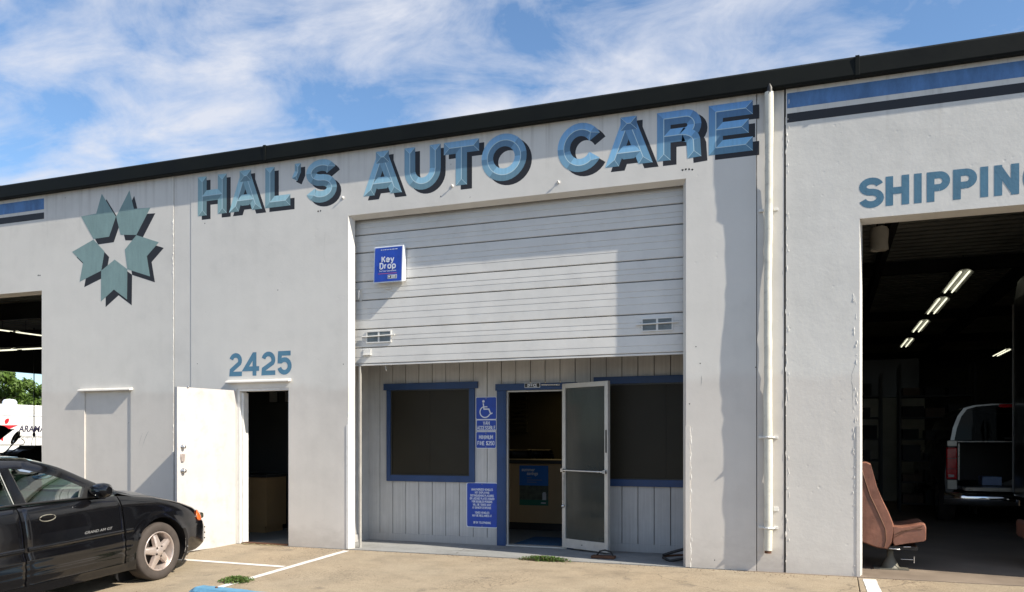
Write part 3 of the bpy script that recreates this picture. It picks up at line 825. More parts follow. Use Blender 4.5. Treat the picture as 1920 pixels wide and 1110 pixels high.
SH0, SHH = wx(1612), 3.68
LFH = 3.67
LF1 = wx(78.3)
wl_ = wall('wall_panel', M['wall_left'], -25.2, X1, [(LF1 - 4.27, LF1, -.06, LFH, .025), (FD0, FD1, -.06, FDH, 0.0)])
wm_ = wall('wall_panel', M['wall'], X2, X3, [(OB0, OB1, -.06, OBH, .032 * 1.4), (DR0, DR1, -.06, DRH, .0)], th=0.09)
wr_ = wall('wall_panel', M['wall_right'], X4, 9.2, [(SH0, SH0 + 4.27, -.06, SHH, .03)])
bx('pilaster', M['strip'], bld, X1 + 0.009, X2 - 0.006, 0.004, 0.16, -.06, ZT)
bx('pilaster', M['strip'], bld, X3 + 0.008, X4 - 0.018, 0.006, 0.16, -.06, ZT)
for xa_, xb_ in ((X1 - .03, X1 + .03), (X2 - .03, X2 + .03), (X3 - .03, X3 + .03), (X4 - .05, X4 + .03)):
    bx('joint_filler', M['joint'], bld, xa_, xb_, 0.06, 0.15, -.06, ZT - .01)
# ragged caulk and chipped paint along the panel edges
def ragged(name, mat, x, z0, z1, y, n, a, seed, w=.012):
    rnd = random.Random(seed); m = MB()
    for _ in range(n):
        z = rnd.uniform(z0, z1); h = rnd.uniform(.015, .06); ww = rnd.uniform(.3, 1) * w
        xx = x + rnd.uniform(-a, a); yy = y - rnd.uniform(.001, .006)
        c = [(xx + ww * rnd.uniform(.4, 1) * math.cos(t), y, z + h * math.sin(t) * rnd.uniform(.5, 1)) for t in [k * math.pi / 3 for k in range(6)]]
        m.add(c + [(xx, yy, z)], [(i, (i + 1) % 6, 6) for i in range(6)])
    o = m.build(name, mat, bld); o['kind'] = 'stuff'; return o
ragged('paint_lumps', M['jamb'], X1 - .010, 0.6, 4.6, 0.0, 60, .006, 1)
ragged('paint_lumps', M['wall_right'], X4 + .015, 0.1, 5.0, 0.0, 70, .02, 2, .011)
ragged('paint_lumps', M['jamb'], OB0 - .012, 0.0, 1.75, 0.0, 60, .010, 3)
ragged('paint_lumps', M['jamb'], OB1 + .055, 0.0, 1.55, 0.0, 34, .010, 4, .007)
ragged('paint_lumps', M['wall_right'], SH0 - .045, 0.0, 3.0, 0.0, 60, .02, 5, .014)
# steel corner angles at the jambs
bx('corner_guard', M['wall'], bld, OB1 - .004, OB1 + .045, -0.006, -0.0005, 0.0, 1.56)
bx('corner_guard', M['jamb'], bld, OB0 - .028, OB0 + .002, -0.006, -0.0005, 0.0, 1.60)
bx('corner_guard', M['wall_right'], bld, SH0 - .030, SH0 + .003, -0.006, -0.0005, 0.0, 1.55)
# filled-in doorway
bx('filled_doorway', M['wall_left'], bld, FD0 + .003, FD1 - .003, 0.016, 0.10, -.06, FDH - .002)
def ledge(xa_, xb_, z, mat):
    m = MB(); m.prism([(xa_, 0.0, z + .032), (xa_, -0.058, z + .018), (xa_, -0.066, z - .004), (xa_, -0.060, z - .012), (xa_, 0.0, z - .004)], (xb_ - xa_, 0, 0))
    return m.build('door_ledge', mat, bld, bevel=.003)
ledge(wx(151), wx(249), wz(200, 732), M['strip'])
ledge(wx(427.5), wx(546), wz(480, 716), M['strip'])
# roof edge
fs = [-26.0, -18.0, wx(504), wx(1607), 9.4]
for a, b in zip(fs[:-1], fs[1:]):
    m = MB(); m.prism([(a + .003, 0.16, 5.115), (a + .003, -0.095, 5.115), (a + .003, -0.100, 5.13), (a + .003, -0.090, 5.30), (a + .003, -0.065, 5.325), (a + .003, 0.16, 5.335)], (b - a - .006, 0, 0))
    m.build('roof_edge', M['fascia'], bld, bevel=.004)
for x in fs[1:-1]:
    bx('edge_splice', M['fascia'], bld, x - .02, x + .02, -0.103, 0.0, 5.117, 5.321, bevel=.002)
# roof: steel deck with ribs, beams
m = MB()
rows = [[], []]
y = 0.16; k = 0
while y < 27.9:
    for dy, dz in ((0, 0), (0.12, 0), (0.15, .07), (0.27, .07)):
        rows[0].append((-0.9, y + dy, 4.98 + dz)); rows[1].append((9.2, y + dy, 4.98 + dz))
    y += 0.30
m.grid(rows, smooth=False)
rows = [[], []]; y = 0.16
while y < 13.9:
    for dy, dz in ((0, 0), (0.12, 0), (0.15, .07), (0.27, .07)):
        rows[0].append((-25.2, y + dy, 4.98 + dz)); rows[1].append((-0.9, y + dy, 4.98 + dz))
    y += 0.30
m.grid(rows, smooth=False)
m.build('roof_deck', M['dark_deck'], bld)
bx('roof', M['fascia'], bld, -25.2, 9.2, 0.162, 28, 5.15, 5.22)
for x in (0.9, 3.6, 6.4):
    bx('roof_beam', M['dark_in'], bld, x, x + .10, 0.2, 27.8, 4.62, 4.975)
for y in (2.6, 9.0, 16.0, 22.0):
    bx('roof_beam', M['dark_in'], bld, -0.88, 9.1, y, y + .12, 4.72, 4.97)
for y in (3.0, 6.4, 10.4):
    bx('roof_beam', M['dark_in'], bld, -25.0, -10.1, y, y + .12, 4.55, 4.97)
# inner walls
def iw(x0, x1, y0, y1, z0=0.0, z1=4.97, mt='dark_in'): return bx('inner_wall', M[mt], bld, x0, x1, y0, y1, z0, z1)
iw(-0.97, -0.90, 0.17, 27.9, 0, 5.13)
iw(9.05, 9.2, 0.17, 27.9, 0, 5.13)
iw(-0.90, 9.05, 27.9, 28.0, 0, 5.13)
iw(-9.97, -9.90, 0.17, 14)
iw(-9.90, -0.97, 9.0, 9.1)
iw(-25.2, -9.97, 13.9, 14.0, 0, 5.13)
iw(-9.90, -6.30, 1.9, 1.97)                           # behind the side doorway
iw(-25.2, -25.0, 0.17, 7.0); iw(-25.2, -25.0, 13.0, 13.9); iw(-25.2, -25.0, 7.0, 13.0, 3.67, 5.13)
bx('office_ceiling', M['dark_in'], bld, -9.9, -0.97, 1.12, 9.0, 2.60, 2.66)
# alcove behind the roll-up door
YB = 1.03
bx('alcove_side_wall', M['siding'], bld, -6.20, -6.075, 0.15, YB, 0.006, 2.62)
bx('alcove_side_wall', M['siding'], bld, -0.97, -0.90, 0.15, YB, 0.006, 2.62)
bx('alcove_ceiling', M['siding'], bld, -6.20, -0.97, 0.22, YB + .07, 2.62, 2.66)
bx('alcove_side_wall', M['siding'], bld, -9.9, -6.2, 0.145, 0.16, 2.2, 4.97)
office = bx('office_wall', M['joint'], bld, -6.20, wx(946, YB) - .003, YB + .022, YB + .07, 0.0, 2.62)
bx('wall_core', M['joint'], office, -3.05, -0.97, YB + .022, YB + .07, 0.0, 2.62)
bx('wall_core', M['joint'], office, wx(946, YB) - .003, -3.05, YB + .022, YB + .07, 2.17, 2.62)
# siding boards
WL0, WL1, WLB, WLT = wx(733, YB), wx(881.5, YB), wz(800, 891.5, YB), wz(800, 729.5, YB)
WR0, WR1, WRB, WRT = wx(1118, YB), -0.97, wz(1200, 899.5, YB), wz(1200, 718, YB)
DX0, DX1, DZ = wx(948, YB), -3.13, wz(1000, 731, YB)
xs0 = wx(712.3, YB); bw = (wx(940, YB) - wx(712.3, YB)) / 9.0
k = -2
while xs0 + k * bw < -0.99:
    a, b = max(-6.073, xs0 + k * bw + .0045), min(-0.972, xs0 + (k + 1) * bw - .0045)
    k += 1
    if b - a < .02: continue
    holes = [(WL0, WL1, WLB, WLT), (WR0, WR1, WRB, WRT), (DX0 - .01, DX1 + .01, 0, DZ + .02)]
    segs = []
    cuts = sorted(set([a, b] + [h[i] for h in holes for i in (0, 1) if a < h[i] < b]))
    for u, v in zip(cuts[:-1], cuts[1:]):
        mid = (u + v) / 2; hs = [h for h in holes if h[0] < mid < h[1]]
        if not hs: segs.append((u, v, 0.006, 2.615))
        else:
            h = hs[0]
            if h[2] > 0.05: segs.append((u, v, 0.006, h[2]))
            segs.append((u, v, h[3], 2.615))
    dy = random.uniform(-.0015, .0015)
    groups = {}
    for sg in segs: groups.setdefault(0 if sg[2] < .05 else 1, []).append(sg)
    full = [sg for sg in segs if sg[2] < .05 and sg[3] > 2.6]
    if len(groups) == 2 and full:
        F = full[0]; S = [sg for sg in segs if sg is not F]
        lo_ = [sg for sg in S if sg[2] < .05]; hi_ = [sg for sg in S if sg[2] >= .05]
        left_full = F[0] < S[0][0]; xi = F[1] if left_full else F[0]; xo = F[0] if left_full else F[1]; xe = S[0][1] if left_full else S[0][0]
        pl = [(xo, .006)] + ([(xe, .006), (xe, lo_[0][3]), (xi, lo_[0][3])] if lo_ else [(xi, .006)]) + [(xi, hi_[0][2]), (xe, hi_[0][2]), (xe, 2.615), (xo, 2.615)]
        MB().prism([(x_, YB + dy, z_) for x_, z_ in pl], (0, .02 - dy, 0)).build('siding_board', M['siding'], office)
        continue
    for gk, gs in groups.items():
        m = MB(); us = sorted(gs)
        if len(us) == 1: m.box(us[0][0], us[0][1], YB + dy, YB + .020, us[0][2], us[0][3])
        else:                                               # notched board as one outline
            bot = []; top = []
            for u, v, c, d in us: bot += [(u, YB + dy, c), (v, YB + dy, c)]; top += [(u, YB + dy, d), (v, YB + dy, d)]
            m.prism(bot + top[::-1], (0, .02 - dy, 0))
        m.build('siding_board', M['siding'], office, bevel=.0015)
# side wall boards of the alcove
for i in range(5):
    y0_ = 0.16 + i * .175
    bx('siding_board', M['siding'], office, -6.075, -6.062, y0_ + .003, min(YB - .002, y0_ + .172), 0.006, 2.615)
bx('skirting_board', M['siding'], office, -6.06, DX0 - .10, YB - .018, YB - .003, 0.006, 0.105, bevel=.002)
bx('skirting_board', M['siding'], office, -6.061, -6.045, 0.16, YB - .02, 0.006, 0.105, bevel=.002)
bx('skirting_board', M['siding'], office, DX1 + .1, -0.975, YB - .018, YB - .003, 0.006, 0.105, bevel=.002)
# windows
def window(x0, x1, z0, z1, hx0, hx1, left=True, right=True):
    tw = 0.055; y = YB
    w = MB()
    w.box(hx0, hx1, y - .034, y - .003, z1 - .005, z1 + .085)
    o = w.build('window', M['blue'], bld, bevel=.003)
    if left: bx('frame_board', M['blue'], o, x0 - .058, x0 + .004, y - .026, y - .003, z0 - .085, z1 - .006, bevel=.003)
    if right: bx('frame_board', M['blue'], o, x1 - .004, x1 + .075, y - .026, y - .003, z0 - .085, z1 - .006, bevel=.003)
    bx('sill', M['blue'], o, x0 + (.0045 if left else 0), x1 - (.0045 if right else 0), y - .028, y - .003, z0 - .085, z0 + .002, bevel=.003)
    xm = (x0 + x1) / 2
    for a, b in ((x0, xm - .001), (xm + .001, x1)):
        bx('window_screen', M['screen'], o, a, b, y + .004, y + .012, z0, z1)
    fm_ = MB(); t = .014
    fm_.box(x0 + .0045, x0 + .0045 + t, y - .012, y + .003, z0 + .003, z1 - .006); fm_.box(x1 - t - .0045, x1 - .0045, y - .012, y + .003, z0 + .003, z1 - .006)
    fm_.box(x0 + t + .005, x1 - t - .005, y - .012, y + .003, z1 - t - .006, z1 - .006); fm_.box(x0 + t + .005, x1 - t - .005, y - .012, y + .003, z0 + .003, z0 + t)
    fm_.build('screen_frame', M['wood_dark'], o)
    return o
window(WL0, WL1, WLB, WLT, wx(721, YB), wx(897, YB))
window(WR0, WR1, WRB, WRT, wx(1114, YB), -0.975, right=False)
# office doorway
dw = MB().box(wx(930.5, YB), wx(1083, YB), YB - .04, YB - .003, DZ - .002, DZ + .085).build('office_door_frame', M['blue'], bld, bevel=.003)
bx('frame_board', M['blue'], dw, wx(933, YB), DX0 - .012, YB - .03, YB - .003, 0.006, DZ - .003, bevel=.003)
bx('frame_board', M['blue'], dw, DX0 - .012, DX0 + .010, YB - .026, YB + .10, 0.006, DZ - .003, bevel=.002)
bx('frame_board', M['blue'], dw, DX1 + .002, DX1 + .09, YB - .03, YB + .07, 0.006, DZ - .003, bevel=.003)
bx('metal_stop', M['alu'], dw, DX0 + .0105, DX0 + .030, YB + .01, YB + .05, 0.006, DZ - .003)
bx('metal_stop', M['alu'], dw, DX0 + .0305, DX1, YB + .01, YB + .05, DZ - .022, DZ - .003)
bx('threshold', M['alu'], dw, DX0, DX1, YB - .02, YB + .10, 0.006, 0.022)
m = MB(); ca = pt(1015, 721.5, Y=.98); cb = pt(1048, 721, Y=.90)
m.tube([(ca.x, YB - .05, ca.z), (cb.x, YB - .10, cb.z)], .011, 8)
m.build('door_closer', M['steel'], dw)
# glass door leaf, standing open
hinge = Vector((DX1 - .045, YB - .03, 0.03)); endp = Vector((-2.485, 0.655, 0.03))
dv = endp - hinge; LW = dv.length; ang = math.atan2(dv.y, dv.x)
gd = empty('glass_office_door', (hinge.x + 4, hinge.y, 0.03), (0, 0, ang)); gd.parent = bld
H_ = 2.10
def gbx(name, mat, *a, bevel=.002): return bx(name, mat, gd, *a, bevel=bevel, local=True)
st = .055
gbx('stile', M['alu'], 0, st, -.022, .022, 0, H_)
gbx('stile', M['alu'], LW - st, LW, -.022, .022, 0, H_)
gbx('rail', M['alu'], st + .0005, LW - st - .0005, -.021, .021, H_ - .06, H_)
gbx('rail', M['alu'], st + .0005, LW - st - .0005, -.021, .021, 0, .115)
gbx('glass_pane', M['glass_dusty'], st + .001, LW - st - .001, -.004, .004, .1155, H_ - .0605, bevel=0)
MB().tube([(.03, -.06, .99), (LW - .03, -.06, .985)], .014, 8).box(.01, .05, -.06, -.0225, .97, 1.01).box(LW - .05, LW - .012, -.06, -.0225, .965, 1.005).build('push_bar', M['steel'], gd, local=True)
MB().tube([(.035, -.03, .95), (.028, -.035, .55)], .007, 6).lathe((.03, -.035, .53), [(0.001, -.02), (.022, -.02), (.022, .02), (.001, .02)], 'y', 12).build('door_rod', M['steel'], gd, local=True)
MB().box(LW - .04, LW - .015, -.0235, -.0222, 1.22, 1.50).build('lock_plate', M['black_pl'], gd, local=True)
MB().box(LW * .43, LW * .46, -.0235, -.0222, .05, .06).build('keeper_slot', M['black_pl'], gd, local=True)
# white door, open at right angles
wd = empty('white_steel_door', (0, 0, 0)); wd.parent = bld
h0 = Vector((DR0 - .008, -0.004, 0.0)); fr = pt(332.5, 719, Y=-.93)
da = math.atan2(-.93, fr.x - h0.x); DW = math.hypot(.93, fr.x - h0.x)
wd.location = h0 - Vector((-4, 0, 0)); wd.rotation_euler = (0, 0, da)
dz0 = -0.02
MB().box(0, DW, -.045, 0.0, dz0, 2.08).build('door_leaf', M['white_door'], wd, local=True, bevel=.002)
MB().box(-.001, DW + .001, -.047, -.0455, dz0, 2.081).build('door_skin', M['fascia'], wd, local=True)
for z_, kind in ((wz(345, 835) , 0), (0, 1), (0, 2)):
    pass
def dpt(px, py):                                       # a place on the door leaf
    # intersect ray with the leaf's plane
    n = Vector((-math.sin(da), math.cos(da), 0)); o_ = Vector((0, -D, HC)); d_ = pt(px, py, t=1.0) - o_
    t = (h0 - o_).dot(n) / d_.dot(n); q = o_ + d_ * t
    return (q - h0).dot(Vector((math.cos(da), math.sin(da), 0))), q.z
for (px, py, r_) in ((342, 838, .022), (342.5, 883, .026)):
    u, z = dpt(px, py)
    MB().lathe((u, 0, z), [(0.001, .05), (r_ * .9, .048), (r_, .03), (r_ * .5, .02), (r_ * .5, .006), (r_ * 1.35, .006), (r_ * 1.35, .0005)], 'y', 16).build('door_knob', M['steel'], wd, local=True)
u, z = dpt(341.5, 858)
MB().prism([(u - .02, .0005, z - .05), (u + .02, .0005, z - .05), (u + .03, .0005, z + .01), (u + .025, .0005, z + .05), (u - .03, .0005, z + .045)], (0, .022, 0)).build('hasp_plate', M['rim'], wd, local=True, bevel=.003)
u, z = dpt(352, 725)
MB().lathe((u, 0, z), [(0.001, .02), (.012, .018), (.014, .0005)], 'y', 10).build('door_stop', M['steel'], wd, local=True)
# jamb of the white door opening
sd = MB().box(DR0 + .001, DR0 + .045, 0.012, 0.155, 0.0, DRH - .03).build('side_door_frame', M['jamb'], bld, bevel=.002)
bx('door_rebate', M['jamb'], sd, DR0 + .0455, DR0 + .075, 0.05, 0.155, 0.0, DRH - .05, bevel=.002)
bx('frame_head', M['jamb'], sd, DR0 + .001, DR1 - .001, 0.012, 0.155, DRH - .0295, DRH - .001, bevel=.002)
bx('frame_side', M['jamb'], sd, DR1 - .03, DR1 - .001, 0.03, 0.155, 0.0, DRH - .0305, bevel=.002)
bx('threshold', M['rust'], sd, DR0 + .076, DR1 - .031, 0.0, 0.10, 0.003, 0.018)
# painted signs on the wall: letters
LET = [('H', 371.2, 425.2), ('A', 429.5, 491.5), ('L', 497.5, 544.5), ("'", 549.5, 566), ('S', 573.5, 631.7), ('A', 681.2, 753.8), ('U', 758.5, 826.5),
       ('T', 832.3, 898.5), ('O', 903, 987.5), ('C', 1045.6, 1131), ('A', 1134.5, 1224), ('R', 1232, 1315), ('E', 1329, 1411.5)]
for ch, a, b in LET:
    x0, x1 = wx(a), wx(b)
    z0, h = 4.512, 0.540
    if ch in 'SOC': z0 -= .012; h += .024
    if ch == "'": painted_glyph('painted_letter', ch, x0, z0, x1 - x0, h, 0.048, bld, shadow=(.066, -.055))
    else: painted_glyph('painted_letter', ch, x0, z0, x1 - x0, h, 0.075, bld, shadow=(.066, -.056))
for ch, a, b in (('S', 1610.4, 1657.4), ('H', 1660.7, 1704.8), ('I', 1714.2, 1728), ('P', 1737.7, 1781.5), ('P', 1787, 1832), ('I', 1838, 1853), ('N', 1864, 1911), ('G', 1918, 1968)):
    x0, x1 = wx(a), wx(b)
    painted_glyph('painted_letter', ch, x0, 3.785 - (.006 if ch in 'SG' else 0), x1 - x0, .298 + (.012 if ch in 'SG' else 0), .0345, bld, chisel=False, flat_mat=M['ship'])
for ch, a, b in (('2', 430.4, 453.8), ('4', 457.3, 486), ('2', 490.5, 516.3), ('5', 520, 547)):
    x0, x1 = wx(a), wx(b)
    painted_glyph('painted_number', ch, x0, 2.275, x1 - x0, .315, .031, bld, chisel=False, flat_mat=M['num'])
# bands
def band(mat, x0, x1, z0, z1):
    MB().box(x0, x1, -.0012, -.0002, z0, z1).build('painted_band', mat, bld)
band(M['band_blue'], X4 + .012, 9.15, 4.912, 5.070); band(M['black_paint'], X4 + .012, 9.15, 4.760, 4.856)
band(M['band_blue'], -25, wx(82.6), 4.897, 5.062); band(M['black_paint'], -25, wx(82.6), 4.752, 4.849)
# emblem of five blades
BL = [[(530, 65), (603, 185), (568, 288), (487, 300), (423, 183), (501, 168)],
      [(674, 47), (697, 143), (783, 137), (710, 279), (628, 278), (605, 184)],
      [(827, 317), (764, 390), (781, 495), (663, 457), (650, 355), (710, 280)],
      [(597, 407), (663, 457), (661, 615), (593, 563), (526, 625), (527, 465)],
      [(487, 303), (544, 365), (527, 465), (415, 522), (433, 423), (376, 367)]]
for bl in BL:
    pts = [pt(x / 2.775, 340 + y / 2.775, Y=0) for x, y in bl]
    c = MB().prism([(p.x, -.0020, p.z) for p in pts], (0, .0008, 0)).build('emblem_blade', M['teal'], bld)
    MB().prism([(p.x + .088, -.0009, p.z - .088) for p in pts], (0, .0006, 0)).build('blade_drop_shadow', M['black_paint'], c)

# ---------------------------------------------------------------- roll-up door
YD = 0.165
def dzv(py, px=1283): return wz(px, py, YD)
seams = [dzv(y) for y in (660, 625, 585, 522.3, 481.7, 419.3, 380.7)] + [4.35]
RX0, RX1 = OB0 - .03, OB1 + .03
rd = MB().box(RX0, RX1, YD + .004, YD + .04, seams[0] - .022, seams[0] - .001).build('roll_up_door', M['silver'], bld)
for a, b in zip(seams[:-1], seams[1:]):
    h = b - a
    fr_ = [0.0, ] + ([0.36, 0.60] if h < .28 else [0.30, 0.52, 0.70])
    if b == seams[1]: fr_ = [0.0, 0.42]
    pr = [(YD + .012, a + .004), (YD, a + .011)]
    for f in fr_[1:]:
        z = a + h * f
        pr += [(YD, z - .006), (YD + .0035, z - .0015), (YD + .0035, z + .0005), (YD - .0015, z + .004)]
    pr += [(YD, b - .010), (YD + .012, b - .004), (YD + .03, b - .004), (YD + .03, a + .005)]
    n = len(pr)
    m = MB(); NX = 24
    rnd = random.Random(int(a * 100))
    rows = []
    for i in range(NX + 1):
        x = RX0 + (RX1 - RX0) * i / NX
        wob = rnd.uniform(-.0012, .0012)
        rows.append([(x, y + (wob if y < YD + .02 else 0), z) for y, z in pr] + [(x, pr[0][0] + wob, pr[0][1])])
    m.grid(rows, smooth=False)
    m.build('door_section', M['silver'], rd)
bx('door_backing', M['silver_line'], rd, RX0, RX1, YD + .032, YD + .045, seams[0], 4.33)
def vent(px0, px1, py0, py1, ):
    a = pt(px0, py1, Y=YD); b = pt(px1, py0, Y=YD)
    x0, x1 = a.x, b.x
    z1 = wz(px1, py0, YD); z0 = z1 - .155 * (1 if True else 0)
    f = MB(); t = .014; y0, y1 = YD - .014, YD - .0015
    f.box(x0, x0 + t, y0, y1, z0, z1); f.box(x1 - t, x1, y0, y1, z0, z1); f.box(x0 + t, x1 - t, y0, y1, z1 - t, z1); f.box(x0 + t, x1 - t, y0, y1, z0, z0 + t)
    o = f.build('door_vent', M['silver'], rd)
    bx('vent_back', M['vent'], o, x0 + t, x1 - t, YD - .0035, YD - .0015, z0 + t, z1 - t)
    k = 7
    for i in range(k):
        z = z0 + t + (z1 - z0 - 2 * t) * (i + .5) / k
        bx('vent_louvre', M['vent'], o, x0 + t, x1 - t, YD - .010, YD - .004, z - .003, z + .003)
    bx('vent_bar', M['silver'], o, (x0 + x1) / 2 - .012, (x0 + x1) / 2 + .012, YD - .011, YD - .004, z0 + t, z1 - t)
    zm = (z0 + z1) / 2 + .01
    MB().tube([(x0 - .06, YD - .02, zm - .005), (x1 + .06, YD - .02, zm + .005)], .009, 8).build('vent_rod', M['silver'], o)
vent(687.5, 734, 619, 642)
vent(1203, 1262, 594, 618)
hd = MB()
q = pt(677, 552, Y=YD)
hd.prism([(q.x - .02, YD - .001, q.z - .09), (q.x + .01, YD - .001, q.z - .09), (q.x + .022, YD - .001, q.z + .02), (q.x + .012, YD - .001, q.z + .085), (q.x - .01, YD - .001, q.z + .085), (q.x - .022, YD - .001, q.z + .02)], (0, -.006, 0))
hd.tube([(q.x, YD - .01, q.z + .06), (q.x, YD - .045, q.z + .04), (q.x - .005, YD - .05, q.z - .06)], .008, 8)
hd.build('door_handle', M['silver'], rd)
q = pt(729, 541, Y=YD); bx('latch_plate', M['silver'], rd, q.x - .045, q.x + .045, YD - .018, YD - .001, q.z - .012, q.z + .012, bevel=.003)
q = pt(688.5, 661, Y=YD); bx('latch_plate', M['silver'], rd, q.x - .055, q.x + .06, YD - .010, YD - .001, q.z - .03, q.z + .045, bevel=.003)
bx('latch_lip', M['silver'], rd, q.x - .06, q.x + .065, YD - .04, YD - .001, q.z - .036, q.z - .0305)
q = pt(724, 690, Y=.2); MB().tube([(q.x, .19, q.z + .09), (q.x - .004, .19, q.z + .02), (q.x + .01, .19, q.z - .035)], .008, 6).build('pull_rope', M['fabric'], rd)
# door tracks
for x0, x1 in ((OB0 + .058, OB0 + .078), ):
    bx('door_track', M['alu'], bld, x0, x1, .16, .20, 0.006, 2.4)
# lintel plate behind soffit
bx('lintel_seal', M['joint'], bld, RX0, RX1, .095, .155, 4.262, 4.35)
# downspout
PX = wx(1441.5)
def ppath(z): return -0.052 - .006 * math.sin(z * 3.1) - (.012 if z > 4.2 else 0) + (.010 if z < 1.0 else 0)
m = MB(); zz_ = [0.235 + (4.70 - 0.235) * i / 40 for i in range(41)]
rnd = random.Random(5)
m.tube([(PX + .006 * math.sin(z * 1.7) - .008 * (z < 2.0) + rnd.uniform(-.002, .002), ppath(z), z) for z in zz_], [.042 + (.004 if z > 4.66 or z < 2.0 else 0) - .003 * (z < .45) + rnd.uniform(-.002, .002) for z in zz_], 16)
dp = m.build('downspout', M['pipe'], bld)
m = MB(); m.tube([(PX + .008, ppath(4.7), 4.69), (PX + .008, ppath(4.7), 5.08)], .047, 16)
m.build('pipe_sleeve', M['pipe'], dp)
m = MB(); m.tube([(PX + .008, -.082, 5.05), (PX + .016, -.088, 5.12), (PX + .012, -.086, 5.17)], [.034, .030, .010], 12); m.build('pipe_collar', M['black_pl'], dp)
m = MB(); m.tube([(PX - .006, ppath(.235), .205), (PX - .006, ppath(.235), .242)], .036, 14); m.build('pipe_end', M['rust'], dp)
for px, py in ((1441, 820), (1441, 989), (1441, 394)):
    z = wz(px, py)
    b = MB(); b.box(PX - .105, PX - .05, -.012, .005, z - .014, z + .014); b.box(PX + .05, PX + .095, -.012, .005, z - .014, z + .014)
    if py > 700: b.tube([(PX - .055 , -.012, z), (PX - .05, -.07, z), (PX, -.105, z), (PX + .05, -.07, z), (PX + .055, -.012, z)], .010, 6)
    b.build('pipe_strap', M['jamb'], dp, bevel=.002)
q = pt(1455, 954, Y=0.018); bx('pipe_clip', M['jamb'], bld, q.x - .025, q.x + .025, -.006, .0055, q.z - .022, q.z + .022, bevel=.002)
# small fixings and scars on the wall
def hook(px, py):
    q = pt(px, py, Y=0)
    MB().tube([(q.x, .0, q.z), (q.x, -.018, q.z - .003), (q.x + .004, -.028, q.z + .014)], .007, 6).lathe((q.x, 0, q.z), [(.02, 0), (.02, -.006), (.001, -.007)], 'y', 10).build('wall_hook', M['jamb'], bld)
hook(1047, 342); hook(643, 371); hook(848, 349)
def hole(px, py, r=.008, n=1, sp=.02):
    m = MB(); rnd = random.Random(px)
    for i in range(n):
        q = pt(px, py, Y=0); xx = q.x + (i - n / 2) * sp; zz2 = q.z + rnd.uniform(-.01, .01)
        m.add([(xx + r * rnd.uniform(.6, 1.2) * math.cos(k * .785), -.0008, zz2 + r * rnd.uniform(.6, 1.3) * math.sin(k * .785)) for k in range(8)], [tuple(range(7, -1, -1))])
    m.build('nail_hole', M['joint'], bld)
for px, py, n in ((1292, 317, 4), (646, 683, 1), (372, 681, 1), (1343, 1050, 1), (829, 367, 1), (601, 395, 2), (386, 419, 1), (523, 545, 1), (1308, 650, 1), (1316, 680, 1), (1420, 690, 1), (1296, 757, 1), (75, 516, 2), (124, 372, 1), (1225, 200, 1)):
    hole(px, py, .007 if n == 1 else .012, n, .035)
# crack on the right-hand panel
def crack(pts, y=-.0007, w=.003):
    m = MB(); rnd = random.Random(len(pts)); P3 = []
    for (ax, ay), (bx_, by) in zip(pts[:-1], pts[1:]):
        for k in range(4):
            f = k / 4; P3.append(pt(ax + (bx_ - ax) * f + rnd.uniform(-1.1, 1.1), ay + (by - ay) * f, Y=0))
    rows = [[(p.x - w * rnd.uniform(.1, 1), y, p.z), (p.x + w * rnd.uniform(.1, 1), y, p.z)] for p in P3]
    m.grid(rows, smooth=False); m.build('wall_crack', M['lamp_body'], bld)
crack([(1603, 683), (1596, 703), (1598, 725), (1599, 745), (1599, 775)])
crack([(610, 435), (607, 470), (612, 500)], w=.001)
def scuff(pts, w=.004):
    m = MB(); P3 = [pt(x, y, Y=0) for x, y in pts]
    rows = [[(p.x - w * k, -.0008, p.z), (p.x + w * k, -.0008, p.z)] for p, k in zip(P3, (.2, 1, .8, .1))]
    m.grid(rows, smooth=False); m.build('wall_scuff', M['lamp_body'], bld)
scuff([(279, 808), (275, 815), (271, 825), (267, 838)]); scuff([(268, 812), (265, 818), (262, 828), (260, 838)], .002); scuff([(1315, 704), (1315.5, 710), (1315, 718), (1314.5, 724)], .003)

m = MB(); rnd = random.Random(77)
for _ in range(900):
    x = rnd.uniform(-9.5, 1.2); y = -abs(rnd.gauss(0, .10)) - .004 if rnd.random() < .7 else rnd.uniform(-2.8, 0)
    if -7.55 < x < -6.7: continue
    s_ = rnd.uniform(.0015, .0055); z = gz(y) + .0005
    m.add([(x - s_, y - s_, z), (x + s_, y - s_, z), (x + s_ * .3, y + s_, z), (x, y, z + s_ * 1.1)], [(0, 1, 3), (1, 2, 3), (2, 0, 3)])
tag(m.build('grit', M['rust']), 'loose dark grit scattered along the foot of the wall', 'grit', kind='stuff')

# ---------------------------------------------------------------- signs
def sign(name, px0, px1, py0, py1, label, y=YB - .008, r=.02, edge=.008):
    a = pt(px0, py0, Y=y); b = pt(px1, py1, Y=y); x0, x1 = a.x, b.x
    z1 = (wz(px0, py0, y) + wz(px1, py0, y)) / 2; z0 = (wz(px0, py1, y) + wz(px1, py1, y)) / 2
    o = empty(name, ((x0 + x1) / 2, y, z0), label=label, cat='sign')
    plate('sign_edge', M['sign_white'], o, x0, x1, z0, z1, r, y - .002, y + .001)
    plate('sign_face', M['blue2'], o, x0 + edge, x1 - edge, z0 + edge, z1 - edge, r * .8, y - .0032, y - .0021)
    for zs_ in ((z1 - .022, z0 + .022) if z1 - z0 > .15 else ()):
        MB().lathe(((x0 + x1) / 2, y - .0032, zs_), [(.0065, 0), (.006, -.003), (.001, -.004)], 'y', 8).build('screw', M['lamp_body'], o)
    return o, x0, x1, z0, z1, y - .0040
o, x0, x1, z0, z1, y = sign('accessible_parking_sign', 892, 931.5, 744, 786.8, 'square blue sign with the white wheelchair symbol, topmost beside the office door')
W_, H2 = x1 - x0, z1 - z0
f = lambda u, v: (x0 + u * W_, z0 + v * H2)
